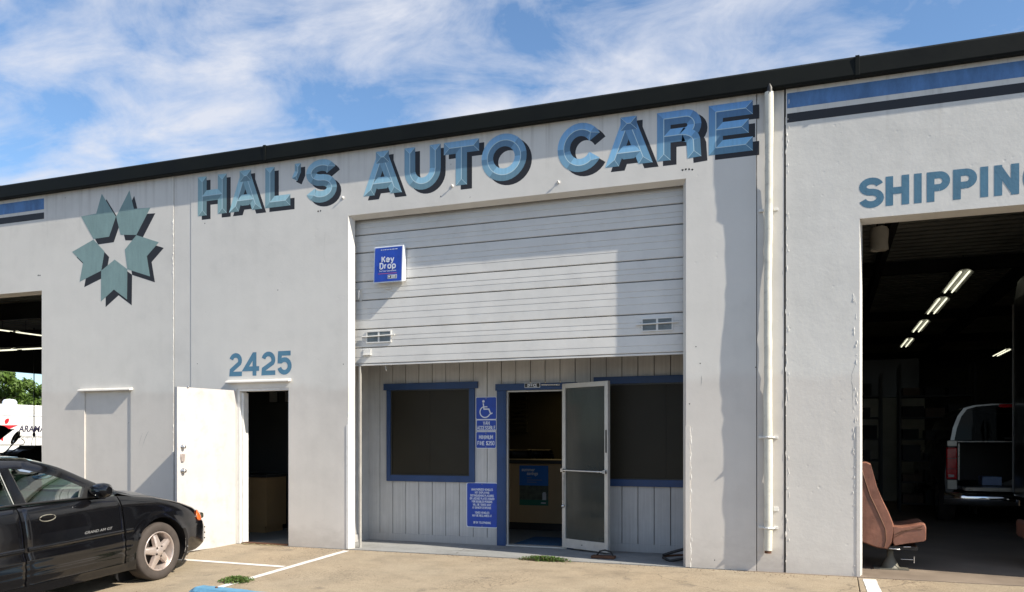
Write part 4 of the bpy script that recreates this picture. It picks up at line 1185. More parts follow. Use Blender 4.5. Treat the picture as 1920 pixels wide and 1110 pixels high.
def flat_stroke(pts, s):
    L, Rt, rd_, sg = stroke(pts, 'bb', False, s); m = MB()
    for i in range(len(pts) - 1): m.add([(p.x, y, p.y) for p in (L[i], Rt[i], Rt[i + 1], L[i + 1])], [(0, 1, 2, 3)])
    return m
m = flat_stroke([f(.365, .72), f(.40, .46), f(.63, .46), f(.715, .25), f(.80, .29)], .0085)
m2 = flat_stroke([f(.39, .56), f(.56, .56)], .007)
for q in m2.v: pass
m.add([(a, b - .0004, c) for a, b, c in m2.v], m2.f)
cc = f(.45, .335); ra = .30 * H2
m3 = flat_stroke([(cc[0] + ra * .80 * math.cos(R(a)), cc[1] + ra * .80 * math.sin(R(a))) for a in range(110, 345, 12)], .0075)
m.add([(a, b - .0008, c) for a, b, c in m3.v], m3.f)
h_ = f(.375, .80); m.add([(h_[0] + .018 * math.cos(k * .524), y - .0012, h_[1] + .018 * math.sin(k * .524)) for k in range(12)], [tuple(range(11, -1, -1))])
m.build('wheelchair_symbol', M['sign_white'], o)
o, x0, x1, z0, z1, y = sign('van_accessible_sign', 893, 931.3, 786.9, 807.6, 'narrow blue sign reading VAN ACCESSIBLE under the wheelchair sign')
seg_text('sign_text', 'VAN', M['sign_white'], o, (x0 + x1) / 2, y, z0 + .080, .044, .0085, width=.088)
seg_text('sign_text', 'ACCESSIBLE', M['sign_white'], o, (x0 + x1) / 2, y, z0 + .018, .044, .0078, width=(x1 - x0) * .88)
o, x0, x1, z0, z1, y = sign('minimum_fine_sign', 892.2, 930.6, 809, 841, 'small blue sign reading MINIMUM FINE $250 beside the office door')
seg_text('sign_text', 'MINIMUM', M['sign_white'], o, (x0 + x1) / 2, y, z0 + .128, .048, .0082, width=(x1 - x0) * .66)
seg_text('sign_text', 'FINE $250', M['sign_white'], o, (x0 + x1) / 2, y, z0 + .048, .048, .0082, width=(x1 - x0) * .80)
o, x0, x1, z0, z1, y = sign('towing_notice_sign', 874.5, 934, 904.5, 989.5, 'tall blue towing notice sign low on the siding left of the office door', y=YB - .012, r=.03, edge=.011)
lines = ['UNAUTHORIZED VEHICLES', 'NOT DISPLAYING', 'DISTINGUISHING PLACARDS', 'OR LICENSE PLATES ISSUED', 'FOR DISABLED PERSONS', 'WILL BE TOWED AWAY', "AT OWNER'S EXPENSE.", None, 'TOWED VEHICLES', 'MAY BE RECLAIMED AT', None, None, 'OR BY TELEPHONING']
zc = z1 - .085
for ln in lines:
    if ln: seg_text('sign_text', ln, M['sign_white'], o, (x0 + x1) / 2, y, zc - .024, .026, .0048, width=len(ln) * .0146)
    zc -= .0405 if ln else .026
# OFFICE sign
a = pt(983.5, 718.5, Y=YB - .05); b = pt(1012.5, 727.5, Y=YB - .05)
o = empty('office_sign', (a.x, YB - .05, b.z), label='small black sign reading OFFICE on the blue door head', cat='sign')
zt = wz(998, 717.8, YB - .05); zb_ = wz(998, 727, YB - .05)
bx('sign_plate', M['sign_white'], o, a.x, b.x, YB - .049, YB - .0405, zb_, zt)
bx('sign_face', M['black_pl'], o, a.x + .006, b.x - .006, YB - .051, YB - .0492, zb_ + .006, zt - .006)
seg_text('sign_text', 'OFFICE', M['sign_white'], o, (a.x + b.x) / 2, YB - .0516, zb_ + .014, (zt - zb_) * .52, .0075, width=(b.x - a.x) * .62)
# key drop box on the roll-up door
KY = 0.055
ka = pt(699.5, 462, Y=KY); kb = pt(754.5, 528, Y=KY)
kx0, kx1 = ka.x, kb.x
kz1 = (wz(699.5, 463, KY) + wz(754.5, 457.5, KY)) / 2; kz0 = (wz(699.5, 532.5, KY) + wz(754.5, 527, KY)) / 2
o = empty('key_drop_box', ((kx0 + kx1) / 2, YD, kz0), label='blue and white Key Drop box hanging on the roll-up door', cat='key box')
m = MB()
m.prism([(kx0, KY + .002, kz0), (kx0, YD - .012, kz0 + .03), (kx0, YD - .012, kz1 - .005), (kx0, KY + .03, kz1)], (kx1 - kx0, 0, 0))
m.build('box_shell', M['sign_white'], o, bevel=.006)
KB = M['blue2']
def ky(z): return KY + .0005 + (.028) * (z - kz0) / (kz1 - kz0)
def kq(name, mat, x0, x1, z0, z1, d=.0015):
    return MB().add([(x0, ky(z0) - d, z0), (x1, ky(z0) - d, z0), (x1, ky(z1) - d, z1), (x0, ky(z1) - d, z1)], [(0, 1, 2, 3)]).build(name, mat, o)
kq('box_face', KB, kx0 + .016, kx1 - .016, kz0 + .016, kz1 - .016)
kw, kh = kx1 - kx0, kz1 - kz0; kc = (kx0 + kx1) / 2
def kt(s, z, h, mat=M['sign_white'], dx=0, sx=.85, bold=.03): return text('box_text', s, mat, o, (kc + dx, ky(z) - .0065, z), h, sx=sx, bold=bold)
for s_, zf, wf in (('Key', .565, .40), ('Drop', .385, .52)):
    seg_text('box_text', s_, M['sign_white'], o, kc, ky(kz0 + kh * zf) - .009, kz0 + kh * zf, kh * .145, kh * .034, width=kw * wf)
kt('For Your Convenience', kz0 + kh * .30, kh * .045, sx=.9, bold=.01)
rnd = random.Random(4); u = .24
while u < .76:                                          # a line of print too small to read in the photo
    w_ = rnd.uniform(.03, .09); kq('small_print', M['sign_white'], kx0 + kw * u, kx0 + kw * (u + w_), kz0 + kh * .895, kz0 + kh * .911, .003); u += w_ + .02
kq('pink_rule', M['pink'], kx0 + kw * .17, kx0 + kw * .80, kz0 + kh * .245, kz0 + kh * .256, .003)
kq('badge_edge', M['sign_white'], kx0 + kw * .50, kx0 + kw * .81, kz0 + kh * .10, kz0 + kh * .205, .003)
kq('badge_face', M['black_pl'], kx0 + kw * .515, kx0 + kw * .795, kz0 + kh * .112, kz0 + kh * .193, .004)
kq('badge_print', M['sign_white'], kx0 + kw * .61, kx0 + kw * .77, kz0 + kh * 0.16, kz0 + kh * 0.18, .005)
kq('badge_print', M['sign_white'], kx0 + kw * .61, kx0 + kw * .77, kz0 + kh * 0.124, kz0 + kh * 0.146, .005)
MB().add([(kx0 + kw * .56 + .012 * math.cos(k * .524), ky(kz0) - .0065, kz0 + kh * .152 + .012 * math.sin(k * .524)) for k in range(12)], [tuple(range(11, -1, -1))]).build('badge_disc', M['sign_white'], o)

# ---------------------------------------------------------------- things in the office
CY = 2.97
o = empty('office_counter', (wx(1000, CY), CY, 0.002), label='tan front counter with a dark top seen through the office doorway', cat='counter')
bx('counter_front', M['wood'], o, -5.2, -1.6, CY, CY + .6, .12, 1.04)
bx('counter_top', M['wood_dark'], o, -5.25, -1.55, CY - .06, CY + .65, 1.041, 1.10, bevel=.006)
bx('toe_kick', M['black_pl'], o, -5.15, -1.65, CY + .05, CY + .55, .002, .119)
a = pt(974, 873, Y=CY - .003); b = pt(1028, 948, Y=CY - .003)
px0_, px1_ = a.x, b.x; pz1 = wz(1000, 873, CY); pz0 = wz(1000, 947.5, CY)
o = empty('summer_savings_poster', ((px0_ + px1_) / 2, CY - .003, pz0), label='blue summer savings poster taped to the front of the office counter', cat='poster')
ph = pz1 - pz0; pw = px1_ - px0_
bx('poster_photo', M['poster_photo'], o, px0_, px1_, CY - .004, CY - .001, pz0, pz1)
bx('poster_banner', M['poster_blue'], o, px0_ + .001, px1_ - .001, CY - .0055, CY - .0041, pz0 + ph * .50, pz1 - .001)
bx('poster_footer', M['green_print'], o, px0_ + .001, px1_ - .001, CY - .0055, CY - .0041, pz0 + .001, pz0 + ph * .14)
text('poster_text', 'summer', M['paper'], o, (px0_ + pw * .08, CY - .0065, pz0 + ph * .86), ph * .085, 'LEFT', sx=.92, bold=.035)
text('poster_text', 'savings', M['paper'], o, (px0_ + pw * .26, CY - .0065, pz0 + ph * .765), ph * .085, 'LEFT', sx=.92, bold=.035)
for w_, zf in ((.16, .685), (.52, .63), (.34, .575)):      # unreadable small print
    bx('poster_print', M['greytext'], o, px0_ + pw * .26, px0_ + pw * (.26 + w_), CY - .0065, CY - .0056, pz0 + ph * zf, pz0 + ph * (zf + .016))
MB().prism([(px0_ + pw * u, CY - .006, pz0 + ph * v) for u, v in ((.80, .14), (.93, .14), (.93, .30), (.90, .34), (.83, .34), (.80, .30))], (0, .001, 0)).build('poster_bottle', M['paper'], o)
bx('poster_mark', M['paper'], o, px0_ + pw * .75, px0_ + pw * .92, CY - .0065, CY - .0056, pz0 + ph * .05, pz0 + ph * .08)
# mat on the office floor
o = MB().box(DX0 + .04, DX1 - .02, 1.16, 2.1, .0025, .014).build('door_mat', M['carpet'], None, bevel=.003)
tag(o, 'blue entrance mat on the floor just inside the office doorway', 'mat')
# leather chair behind the counter
def office_chair(x, y, label):
    o = empty('office_chair', (x, y, .002), label=label, cat='chair', group='chairs behind the counter')
    m = MB(); rows = []
    for i in range(9):
        z = .55 + i * .085; w = .27 * (1 - .35 * (i / 8) ** 3)
        rows.append([(x + w * math.sin(t * math.pi / 16), y + .10 * math.cos(t * math.pi / 16) * 1.0 - .04 * math.sin(i), z) for t in range(-8, 9)])
    m.grid(rows); m.build('chair_back', M['black_pl'], o, solid=.05)
    bx('seat', M['black_pl'], o, x - .26, x + .26, y - .48, y - .02, .44, .54, bevel=.03)
    MB().tube([(x, y - .25, .1), (x, y - .25, .44)], .03, 8).build('chair_post', M['black_pl'], o)
    m = MB()
    for k in range(5):
        a = k * 2 * math.pi / 5; m.tube([(x, y - .25, .10), (x + .28 * math.cos(a), y - .25 + .28 * math.sin(a), .04)], .02, 6)
    m.build('chair_base', M['black_pl'], o)
office_chair(wx(975, 4.2), 4.2, 'black office chair behind the counter, nearer the door frame')
office_chair(wx(1012, 4.4), 4.4, 'black office chair behind the counter, nearer the glass door')
o = empty('wall_rack', (wx(965, 6), 6, 1.2), label='dark rack of papers on the wall behind the office counter', cat='rack')
xw0, xw1 = wx(952, 8.9), wx(988, 8.9)
bx('rack_board', M['dark_in'], o, xw0, xw1, 8.9, 8.96, 1.6, 3.0 - .45)
for i in range(9): bx('rack_shelf', M['wood_dark'], o, xw0, xw1, 8.86, 8.899, 1.65 + i * .10, 1.68 + i * .10)
o = empty('ceiling_light', (wx(1050, 6.5), 6.5, 2.58), label='yellow glowing ceiling light just inside the office doorway', cat='ceiling light')
q0 = pt(1042, 729, Z=2.56)
bx('light_panel', M['tube2'], o, q0.x, q0.x + 1.2, q0.y - 3.2, q0.y + .1, 2.555, 2.57)
bx('light_frame', M['lamp_body'], o, q0.x - .03, q0.x + 1.23, q0.y - 3.23, q0.y + .13, 2.571, 2.598)
# side room seen through the white door
o = empty('side_cabinet', (-8.1, 1.2, .002), label='low tan cabinet with a dark top inside the side doorway', cat='cabinet')
cx1 = wx(500, 1.17); cx0 = cx1 - .75
bx('cabinet_body', M['wood'], o, cx0, cx1, 1.17, 1.65, .10, .84)
bx('cabinet_top', M['wood_dark'], o, cx0 - .02, cx1 + .02, 1.14, 1.67, .841, .885, bevel=.004)
bx('cabinet_foot', M['wood'], o, cx0, cx1 - .05, 1.19, 1.63, .003, .099)
for i, (pa, pb) in enumerate(((504, 522), (533, 552))):
    u0, u1 = wx(pa, 1.88), wx(pb, 1.88)
    o = empty('picture_frame', (u0, 1.88, 2.0), label=('dark framed picture on the far wall of the side room, left one' if i == 0 else 'dark framed picture half hidden by the right edge of the side doorway'), cat='picture', group='pictures in the side room')
    zt = wz(513, 733, 1.88); zb_ = zt - .2
    bx('frame', M['black_pl'], o, u0, u1, 1.875, 1.899, zb_, zt)
    bx('picture', M['lamp_body'], o, u0 + .018, u1 - .018, 1.872, 1.8745, zb_ + .02, zt - .02)
# door weight and black bent handles on the porch
q = pt(1135, 1043, Z=.03)
o = empty('door_weight', (q.x, q.y, .006), label='heavy rusty iron with a loop handle holding the glass door open', cat='door stop')
bx('iron_base', M['rust'], o, q.x - .16, q.x + .12, q.y - .07, q.y + .05, .007, .04, bevel=.008)
MB().tube([(q.x - .10, q.y - .02, .04), (q.x - .06, q.y - .02, .09), (q.x, q.y - .02, .105), (q.x + .07, q.y - .02, .09), (q.x + .10, q.y - .02, .04)], .010, 8).build('loop_handle', M['black_pl'], o)
q = pt(1243, 1045, Z=.05)
o = empty('hand_truck', (q.x, q.y, .006), label='black bent tube frame lying on the porch against the right jamb', cat='hand truck')
MB().tube([pt(1300, 1025, Y=.42), pt(1262, 1035, Y=.40), pt(1243, 1041, Y=.38), pt(1243, 1045, Y=.36), pt(1256, 1052, Y=.34), pt(1300, 1044, Y=.36)], .017, 8).build('tube_frame', M['black_pl'], o)
MB().tube([pt(1246, 1043, Y=.4), pt(1270, 1041, Y=.5), pt(1300, 1040, Y=.5)], .012, 8).build('tube_brace', M['rust'], o)

# ---------------------------------------------------------------- weeds
def weed(px, py, w, d, n, label, y=None, hh=.05):
    c = gp(px, py) if y is None else Vector((wx(px, y), y, gz(y)))
    o = empty('weed', c, label=label, cat='weed')
    for nm, mt, cnt in (('leaves', 'weed', n), ('leaf_tips', 'weed_red', n // 7)):
        m = MB(); rnd = random.Random(int(px) + cnt)
        for _ in range(cnt):
            u, v = rnd.gauss(0, .38), rnd.gauss(0, .38)
            if u * u + v * v > 1: continue
            x, yy = u * w, v * d
            z = rnd.uniform(.004, hh) * (1 - .6 * (u * u + v * v)) + gz(c.y + yy) - c.z
            s = rnd.uniform(.008, .016); a = rnd.uniform(0, 6.28); t = rnd.uniform(.2, .9)
            dx, dy, dz = math.cos(a) * s, math.sin(a) * s, t * s
            px_, py_ = -math.sin(a) * s * .5, math.cos(a) * s * .5
            m.add([(x - dx, yy - dy, z - dz), (x + px_, yy + py_, z), (x + dx, yy + dy, z + dz), (x - px_, yy - py_, z + .002)], [(0, 1, 2, 3)])
        m.build(nm, M[mt], o, local=True)
    m = MB(); rnd = random.Random(3)
    for _ in range(26):
        a = rnd.uniform(0, 6.28); r_ = rnd.uniform(.4, .95)
        m.tube([(0, 0, .004), (math.cos(a) * w * r_ * .5, math.sin(a) * d * r_ * .5, .018), (math.cos(a) * w * r_, math.sin(a) * d * r_, .012 + gz(c.y + math.sin(a) * d * r_) - c.z)], .002, 4, caps=False)
    m.build('stems', M['weed_red'], o, local=True)
weed(443, 1090, .20, .16, 1500, 'low green weed growing over the white parking line by the blue wheel stop')
weed(1021, 1055, .34, .07, 1300, 'long flat green weed along the edge of the office porch', y=-.05, hh=.06)
# a few dead stalks at the side door step
o = empty('dry_weed', (wx(500), -.03, 0), label='dry straw coloured stalks at the step of the side doorway', cat='weed')
m = MB(); rnd = random.Random(9)
for i in range(26):
    x = wx(452 + rnd.uniform(0, 80)); a = rnd.uniform(-.4, .4)
    m.tube([(x, -.02, .004), (x + .05 * math.cos(a), -.03 + rnd.uniform(-.03, .02), .012), (x + .12, -.03 + rnd.uniform(-.05, .02), .004)], .0022, 4, caps=False)
m.build('stalks', P('dry_straw', (0.42, 0.36, 0.20), .9), o)

# ---------------------------------------------------------------- fluorescent lamps
def lamp_proto(x, y, z, label, along='y', L=2.4):
    o = empty('fluorescent_lamp', (x, y, z), (0, 0, 0 if along == 'y' else R(-90)), label=label, cat='lamp')
    MB().prism([(-.16, 0, .0), (-.06, 0, .07), (.06, 0, .07), (.16, 0, .0), (.15, 0, .0), (.05, 0, .055), (-.05, 0, .055), (-.15, 0, .0)], (0, L, 0)).build('reflector', M['lamp_body'], o, local=True)
    for sx in (-.07, .07):
        MB().tube([(sx, .03, .01), (sx, L / 2 - .03, .01)], .017, 8).tube([(sx, L / 2 + .03, .01), (sx, L - .03, .01)], .017, 8).build('tube', M['tube'], o, local=True)
    MB().tube([(0, .3, .07), (0, .3, .38)], .008, 5).tube([(0, L - .3, .07), (0, L - .3, .38)], .008, 5).build('hanger', M['black_pl'], o, local=True)
    return o
l0 = lamp_proto(2.45, 8.45, 4.58, 'nearest fluorescent lamp in the row high in the open bay')
l0['group'] = 'fluorescent lamps in the right bay'
spec = [(2.45, 11.65, 'second fluorescent lamp from the front in the near row'), (2.45, 15.4, 'third fluorescent lamp from the front in the near row'), (2.45, 19.6, 'farthest and shortest looking fluorescent lamp of the near row'),
        (5.95, 20.6, 'fluorescent lamp of the far right row touching the dark vehicle edge'), (5.95, 24.2, 'small farthest fluorescent lamp of the far right row')]
for x, y, lb in spec:
    c = copy_tree(l0); c.location = (x, y, 4.58); c['label'] = lb
c = copy_tree(l0); c.location = (-22.25, 5.9, 4.58); c['label'] = 'upper slanting fluorescent lamp in the left bay'; c['group'] = 'fluorescent lamps in the left bay'
c = copy_tree(l0); c.location = (-22.25, 8.45, 4.58); c['label'] = 'upper slanting fluorescent lamp next to the wall edge in the left bay'; c['group'] = 'fluorescent lamps in the left bay'
c = copy_tree(l0); c.location = (-23.3, 7.33, 3.9); c.rotation_euler = (0, 0, R(-90)); c['label'] = 'lower level fluorescent lamp at the far left of the left bay'; c['group'] = 'fluorescent lamps in the left bay'
c = copy_tree(l0); c.location = (-20.75, 7.33, 3.9); c.rotation_euler = (0, 0, R(-90)); c['label'] = 'lower level fluorescent lamp beside the wall edge in the left bay'; c['group'] = 'fluorescent lamps in the left bay'
# bagged motor hanging near the lintel
q = pt(1648, 448, Y=1.2)
o = empty('hanging_cover', (q.x, q.y, q.z + .13), label='pale plastic cover hanging just inside the top corner of the open bay', cat='cover')
m = MB(); rows = []
for i in range(9):
    v = i / 8; w = (.100 + .004 * math.sin(v * 7)) * (1 - .10 * (v < .1))
    rows.append([(q.x + w * math.cos(t * math.pi / 8) * (1.0), q.y + .08 * math.sin(t * math.pi / 8), q.z + .13 - v * .26 + .006 * math.sin(t * 2.1)) for t in range(17)])
m.grid(rows); m.add(rows[0][:-1], [tuple(range(16))]); m.add(rows[-1][:-1], [tuple(range(16))])
m.build('plastic_cover', M['fabric'], o)
bx('cover_bracket', M['alu'], o, q.x - .09, q.x + .06, q.y - .02, q.y + .02, q.z + .17, q.z + .185)
MB().tube([(q.x - .02, q.y, q.z + .12), (q.x - .02, q.y, 4.97)], .012, 6).build('cover_hanger', M['black_pl'], o)

# shelving along the left side of the open bay
def shelf_unit(x, y, w, h, d, label):
    o = empty('storage_shelf', (x, y, .002), label=label, cat='shelf', group='dark storage shelves in the open bay')
    for a in (0, w):
        for b in (0, d): bx('post', M['dark_in'], o, x + a - .02, x + a + .02, y + b - .02, y + b + .02, .003, h)
    n = int(h / .42)
    for i in range(n):
        z = .15 + i * .42; bx('shelf_board', M['dark_in'], o, x + .021, x + w - .021, y - .02, y + d, z, z + .03)
        rnd = random.Random(int(x * 10) + i)
        for k in range(3):
            u = x + .05 + k * (w - .1) / 3; hh = rnd.uniform(.12, .3)
            bx('stored_box', M[rnd.choice(['dark_in', 'joint', 'bark'])], o, u, u + (w - .1) / 3 * rnd.uniform(.6, .95), y + .05, y + d - .05, z + .031, z + .031 + hh)
shelf_unit(-.3, 8.5, 1.3, 2.7, .6, 'tall dark storage shelf left of the pickup, nearest the pillar')
shelf_unit(1.35, 8.7, 1.3, 2.9, .6, 'tall dark storage shelf directly left of the pickup')
o = MB().box(0.4, 2.0, 12.0, 12.8, 2.4, 3.3).build('crate', M['wood_dark'], None, bevel=.01)
tag(o, 'large dark crate high up behind the shelves of the open bay', 'crate')
o2 = MB().box(0.3, 2.1, 11.9, 12.9, .003, 2.398).build('crate_stand', M['dark_deck'], None)
tag(o2, 'dark tall stand under the large crate behind the shelves', 'stand')

# ---------------------------------------------------------------- brown bench seats
def bench_seat(x, y, label, flip=False):
    o = empty('bench_seat', (x, y, .002), (0, 0, R(180) if flip else 0), label=label, cat='vehicle seat', group='brown vehicle seats in the open bay')
    W2 = 0.72
    # side outline of the back: (x, z) thick shell
    bk = [(-.35, 1.14), (-.32, 1.165), (-.21, 1.17), (-.165, 1.15), (-.135, 1.04), (-.10, .90), (-.045, .76), (.02, .62), (.065, .50), (.075, .42), (.055, .30), (.01, .225), (-.10, .235), (-.24, .285), (-.34, .33), (-.40, .60), (-.385, .9)]
    m = MB(); rows = []
    sec = [(0.0, .93), (.02, .985), (.06, 1.0), (W2 - .06, 1.0), (W2 - .02, .985), (W2, .93)]
    cx_, cz_ = -.15, .70
    for yy, k in sec: rows.append([(cx_ + (a - cx_) * k, yy, cz_ + (b - cz_) * (1 - (1 - k) * .5)) for a, b in bk + [bk[0]]])
    m.grid(rows); m.add(rows[0][:-1], [tuple(range(len(bk)))]); m.add(rows[-1][:-1], [tuple(range(len(bk) - 1, -1, -1))])
    m.build('backrest', M['vinyl'], o, local=True)
    # back panel, a shade darker
    MB().prism([(-.398, .05, .62), (-.383, .05, .88), (-.352, .05, 1.12), (-.362, .05, 1.12), (-.393, .05, .88), (-.408, .05, .62), (-.352, .05, .36), (-.342, .05, .36)], (0, W2 - .1, 0)).build('back_panel', M['vinyl_dk'], o, local=True)
    # piping along the side
    MB().tube([(-.33, -.002, 1.12), (-.26, -.003, 1.11), (-.225, -.003, .98), (-.17, -.003, .80), (-.09, -.003, .62), (-.02, -.003, .45), (-.01, -.003, .33), (-.03, -.002, .25)], .005, 6).build('piping', M['vinyl_dk'], o, local=True)
    cu = [(.05, .475), (.14, .470), (.24, .488), (.345, .515), (.372, .508), (.382, .47), (.380, .345), (.365, .325), (.20, .295), (.07, .265), (.05, .30), (.055, .40)]
    m = MB(); rows = []
    for yy, k in sec: rows.append([(.2 + (a - .2) * k, yy, .40 + (b - .40) * k) for a, b in cu + [cu[0]]])
    m.grid(rows); m.add(rows[0][:-1], [tuple(range(len(cu)))]); m.add(rows[-1][:-1], [tuple(range(len(cu) - 1, -1, -1))])
    m.build('seat_cushion', M['vinyl'], o, local=True)
    for k_, zt2 in enumerate((.46, .43)): MB().tube([(.075, -.001, .36 + .03 * k_), (.14, -.004, .41 + .02 * k_), (.24, -.004, .455), (.34, -.002, zt2 + .03)], .005, 5).build('seam', M['vinyl_dk'], o, local=True)
    MB().box(-.02, .30, .03, W2 - .03, .225, .262).build('seat_frame', M['black_pl'], o, local=True)
    MB().tube([(.02, .02, .235), (.12, -.02, .232), (.13, .02, .238), (.04, .05, .24)], .007, 6).tube([(.16, 0, .26), (.23, 0, .263)], .006, 6).build('frame_loop', M['steel'], o, local=True)
    MB().tube([(.14, .10, .115), (.27, .10, .115)], .005, 6).tube([(.27, .10, .08), (.27, .10, .15)], .007, 6).build('seat_lever', M['steel'], o, local=True)
    MB().lathe((0.04, .18, 0), [(.001, .225), (.035, .225), (.035, .13), (.05, .11), (.085, .03), (.095, .015), (.095, .002)], 'z', 16).build('pedestal', M['cast_iron'], o, local=True)
    MB().box(-.13, .22, .06, .32, 0.001, .012).build('base_plate', M['cast_iron'], o, local=True)
    return o
q = pt(1683, 1068, Z=0)
bench_seat(q.x - .11, q.y - .12, 'brown vinyl bench seat with a high back at the pillar of the open bay')
q = pt(1901, 985, Y=.85)
b2 = bench_seat(q.x + .53, .85 + .72, 'brown vinyl bench seat cut off by the right edge of the photo', flip=True)

# ---------------------------------------------------------------- pickup in the bay
def pickup():
    TX0, TY = 1.80, 6.05
    o = empty('pickup_truck', (TX0 + 1.0, TY + 2.9, .002), label='pewter and black pickup with a glazed canopy and open tailgate inside the bay', cat='pickup')
    Lx = -1.0; B = -2.9                                  # local left side and tail
    def b(name, mat, *a, bevel=.01): return bx(name, M[mat], o, *a, bevel=bevel, local=True)
    # bed sides as lofted walls with flared fender
    for sgn in (-1, 1):
        m = MB(); rows = []
        for i in range(21):
            y = B + 2.2 * i / 20; fl = .09 * math.exp(-((y - (B + 1.05)) / .42) ** 2)
            pr = [(.90, .50), (.97 + fl * .8, .56), (.985 + fl, .72), (.98 + fl, .88), (.955, 1.10), (.93, 1.36), (.86, 1.375), (.84, 1.34), (.84, .62)]
            if abs(y - (B + 1.05)) < .40: pr[0] = (.95 + fl, .50 + .28 * math.sqrt(max(0, 1 - ((y - (B + 1.05)) / .42) ** 2))); pr[1] = (.97 + fl * .9, pr[0][1] + .02); pr[2] = (.985 + fl, max(.72, pr[1][1] + .03)); pr[3] = (.98 + fl, .92)
            rows.append([(sgn * x, y, z) for x, z in pr])
        m.grid(rows); m.add(rows[0], [tuple(range(9))])
        m.build('bed_side', M['charcoal'], o, local=True)
    b('bed_floor', 'black_pl', -.84, .84, B + .05, B + 2.2, .60, .66)
    b('bed_front', 'black_pl', -.84, .84, B + 2.1, B + 2.18, .661, 1.34)
    b('corner_post', 'pewter', -.955, -.80, B - .012, B + .06, 1.30, 1.40)
    b('corner_post', 'pewter', -.955, -.80, B - .012, B + .06, .60, .755)
    b('corner_post', 'pewter', -.795, -.765, B - .008, B + .05, .75, 1.35, bevel=.004)
    for sx in (-1, 1):
        tl = MB(); xs_ = sorted((sx * .965, sx * .80))
        tl.box(xs_[0], xs_[1], B - .025, B + .08, .765, 1.285)
        t = tl.build('tail_light', M['red_lens'], o, local=True, bevel=.02)
        for z in (.93, 1.10): bx('lens_rib', M['charcoal'], t, xs_[0] + .01, xs_[1] - .01, B - .028, B - .0255, z, z + .008, local=True)
        bx('reverse_lens', M['paper'], t, xs_[0] + .03, xs_[1] - .05, B - .029, B - .0257, .80, .84, bevel=.0, local=True)
    b('lowered_tailgate', 'pewter', -.76, .76, B - .45, B - .005, .60, .655)
    b('tailgate_edge', 'pewter', -.74, .74, B - .462, B - .4505, .60, .66, bevel=.003)
    # canopy
    m = MB(); rows = []
    pr = [(.90, 1.38), (.86, 1.60), (.79, 1.80), (.70, 1.93), (.55, 1.975), (.3, 1.995), (0, 2.0)]
    pr = [(-x, z) for x, z in pr] + [(x, z) for x, z in pr[::-1][1:]]
    for i in range(7):
        y = B + .06 + 2.1 * i / 6; k = 1.0
        rows.append([(x, y + (0.05 * (z - 1.38) if i == 0 else 0), z * k) for x, z in pr])
    m.grid(rows); m.build('canopy_shell', M['charcoal'], o, local=True, solid=.03)
    ins = [(x * .93, 1.40 + (z - 1.38) * .93) for x, z in pr]
    m = MB(); m.add([(x, B + .055 + .05 * (z - 1.38), z) for x, z in ins], [tuple(range(len(ins)))])
    m.build('rear_glass', M['glass_dark'], o, local=True)
    m = MB()
    out = [(x, B + .045 + .05 * (z - 1.38), z) for x, z in pr]; inn = [(x, B + .045 + .05 * (z - 1.38), z) for x, z in ins]
    m.grid([out, inn], smooth=False); m.build('canopy_rim', M['pewter'], o, local=True)
    b('canopy_sill', 'alu', -.80, .80, B + .02, B + .05, 1.372, 1.388, bevel=.002)
    b('canopy_handle', 'black_pl', -.12, .12, B + .02, B + .045, 1.42, 1.45, bevel=.004)
    b('brake_light', 'red_lens', -.20, .20, B + .02, B + .08, 1.93, 1.985, bevel=.006)
    # chrome bumper
    m = MB(); rows = []
    for i in range(25):
        x = -1.0 + 2.0 * i / 24; yb = B - .16 + .12 * (abs(x)) ** 4
        rows.append([(x, yb + .12, .56), (x, yb + .01, .555), (x, yb - .02, .50), (x, yb - .015, .43), (x, yb + .0, .38), (x, yb + .05, .35), (x, yb + .14, .345)])
    m.grid(rows); m.build('rear_bumper', M['chrome'], o, local=True)
    # cab
    m = MB(); rows = []
    pc = [(.95, .55), (.98, .9), (.95, 1.15), (.80, 1.60), (.70, 1.84), (.4, 1.89), (0, 1.9)]
    pc = [(-x, z) for x, z in pc] + [(x, z) for x, z in pc[::-1][1:]]
    for y, k in ((B + 2.25, 1.0), (B + 2.3, 1.01), (B + 3.6, 1.01), (B + 4.3, .63)):
        rows.append([(x, y, z if z < 1.2 else 1.2 + (z - 1.2) * (k if k > .9 else .0)) for x, z in pc])
    m.grid(rows); m.add(rows[0], [tuple(range(len(pc)))]); m.build('cab', M['charcoal'], o, local=True)
    b('hood', 'charcoal', -.95, .95, B + 4.31, B + 5.6, .55, 1.18, bevel=.06)
    b('underbody', 'black_pl', -.8, .8, B + .2, B + 5.5, .40, .54)
    for y in (B + 1.05, B + 4.7):
        for sx in (-1, 1):
            w = MB().lathe((sx * .86, y, .39), [(.25, -.12), (.36, -.13), (.385, -.10), (.385, .10), (.36, .13), (.25, .12)], 'x', 28).build('wheel', M['rubber'], o, local=True)
            MB().lathe((sx * .86, y, .39), [(.001, sx * .06), (.10, sx * .08), (.24, sx * .10), (.25, sx * .12)], 'x', 20).build('rim', M['chrome'], w, local=True)
    return o
pickup()
o = empty('parcel_boxes', (2.6, 6.2, .66), label='pale blue carton lying in the open bed of the pickup', cat='box')
qa = pt(1842, 880, Y=6.4)
bx('carton', M['box_blue'], o, qa.x, qa.x + .28, 6.4, 6.8, .662, .80, bevel=.004)
o = empty('plastic_sheet', (2.9, 6.3, .66), label='crumpled grey plastic sheet beside the carton in the pickup bed', cat='sheet')
m = MB(); rows = []; rnd = random.Random(2)
for i in range(10): rows.append([(qa.x + .30 + .06 * j, 6.32 + .05 * i, .665 + .10 * math.sin(math.pi * i / 9) * math.sin(math.pi * (j + .4) / 9.5) * (1 + rnd.uniform(-.3, .3))) for j in range(10)])
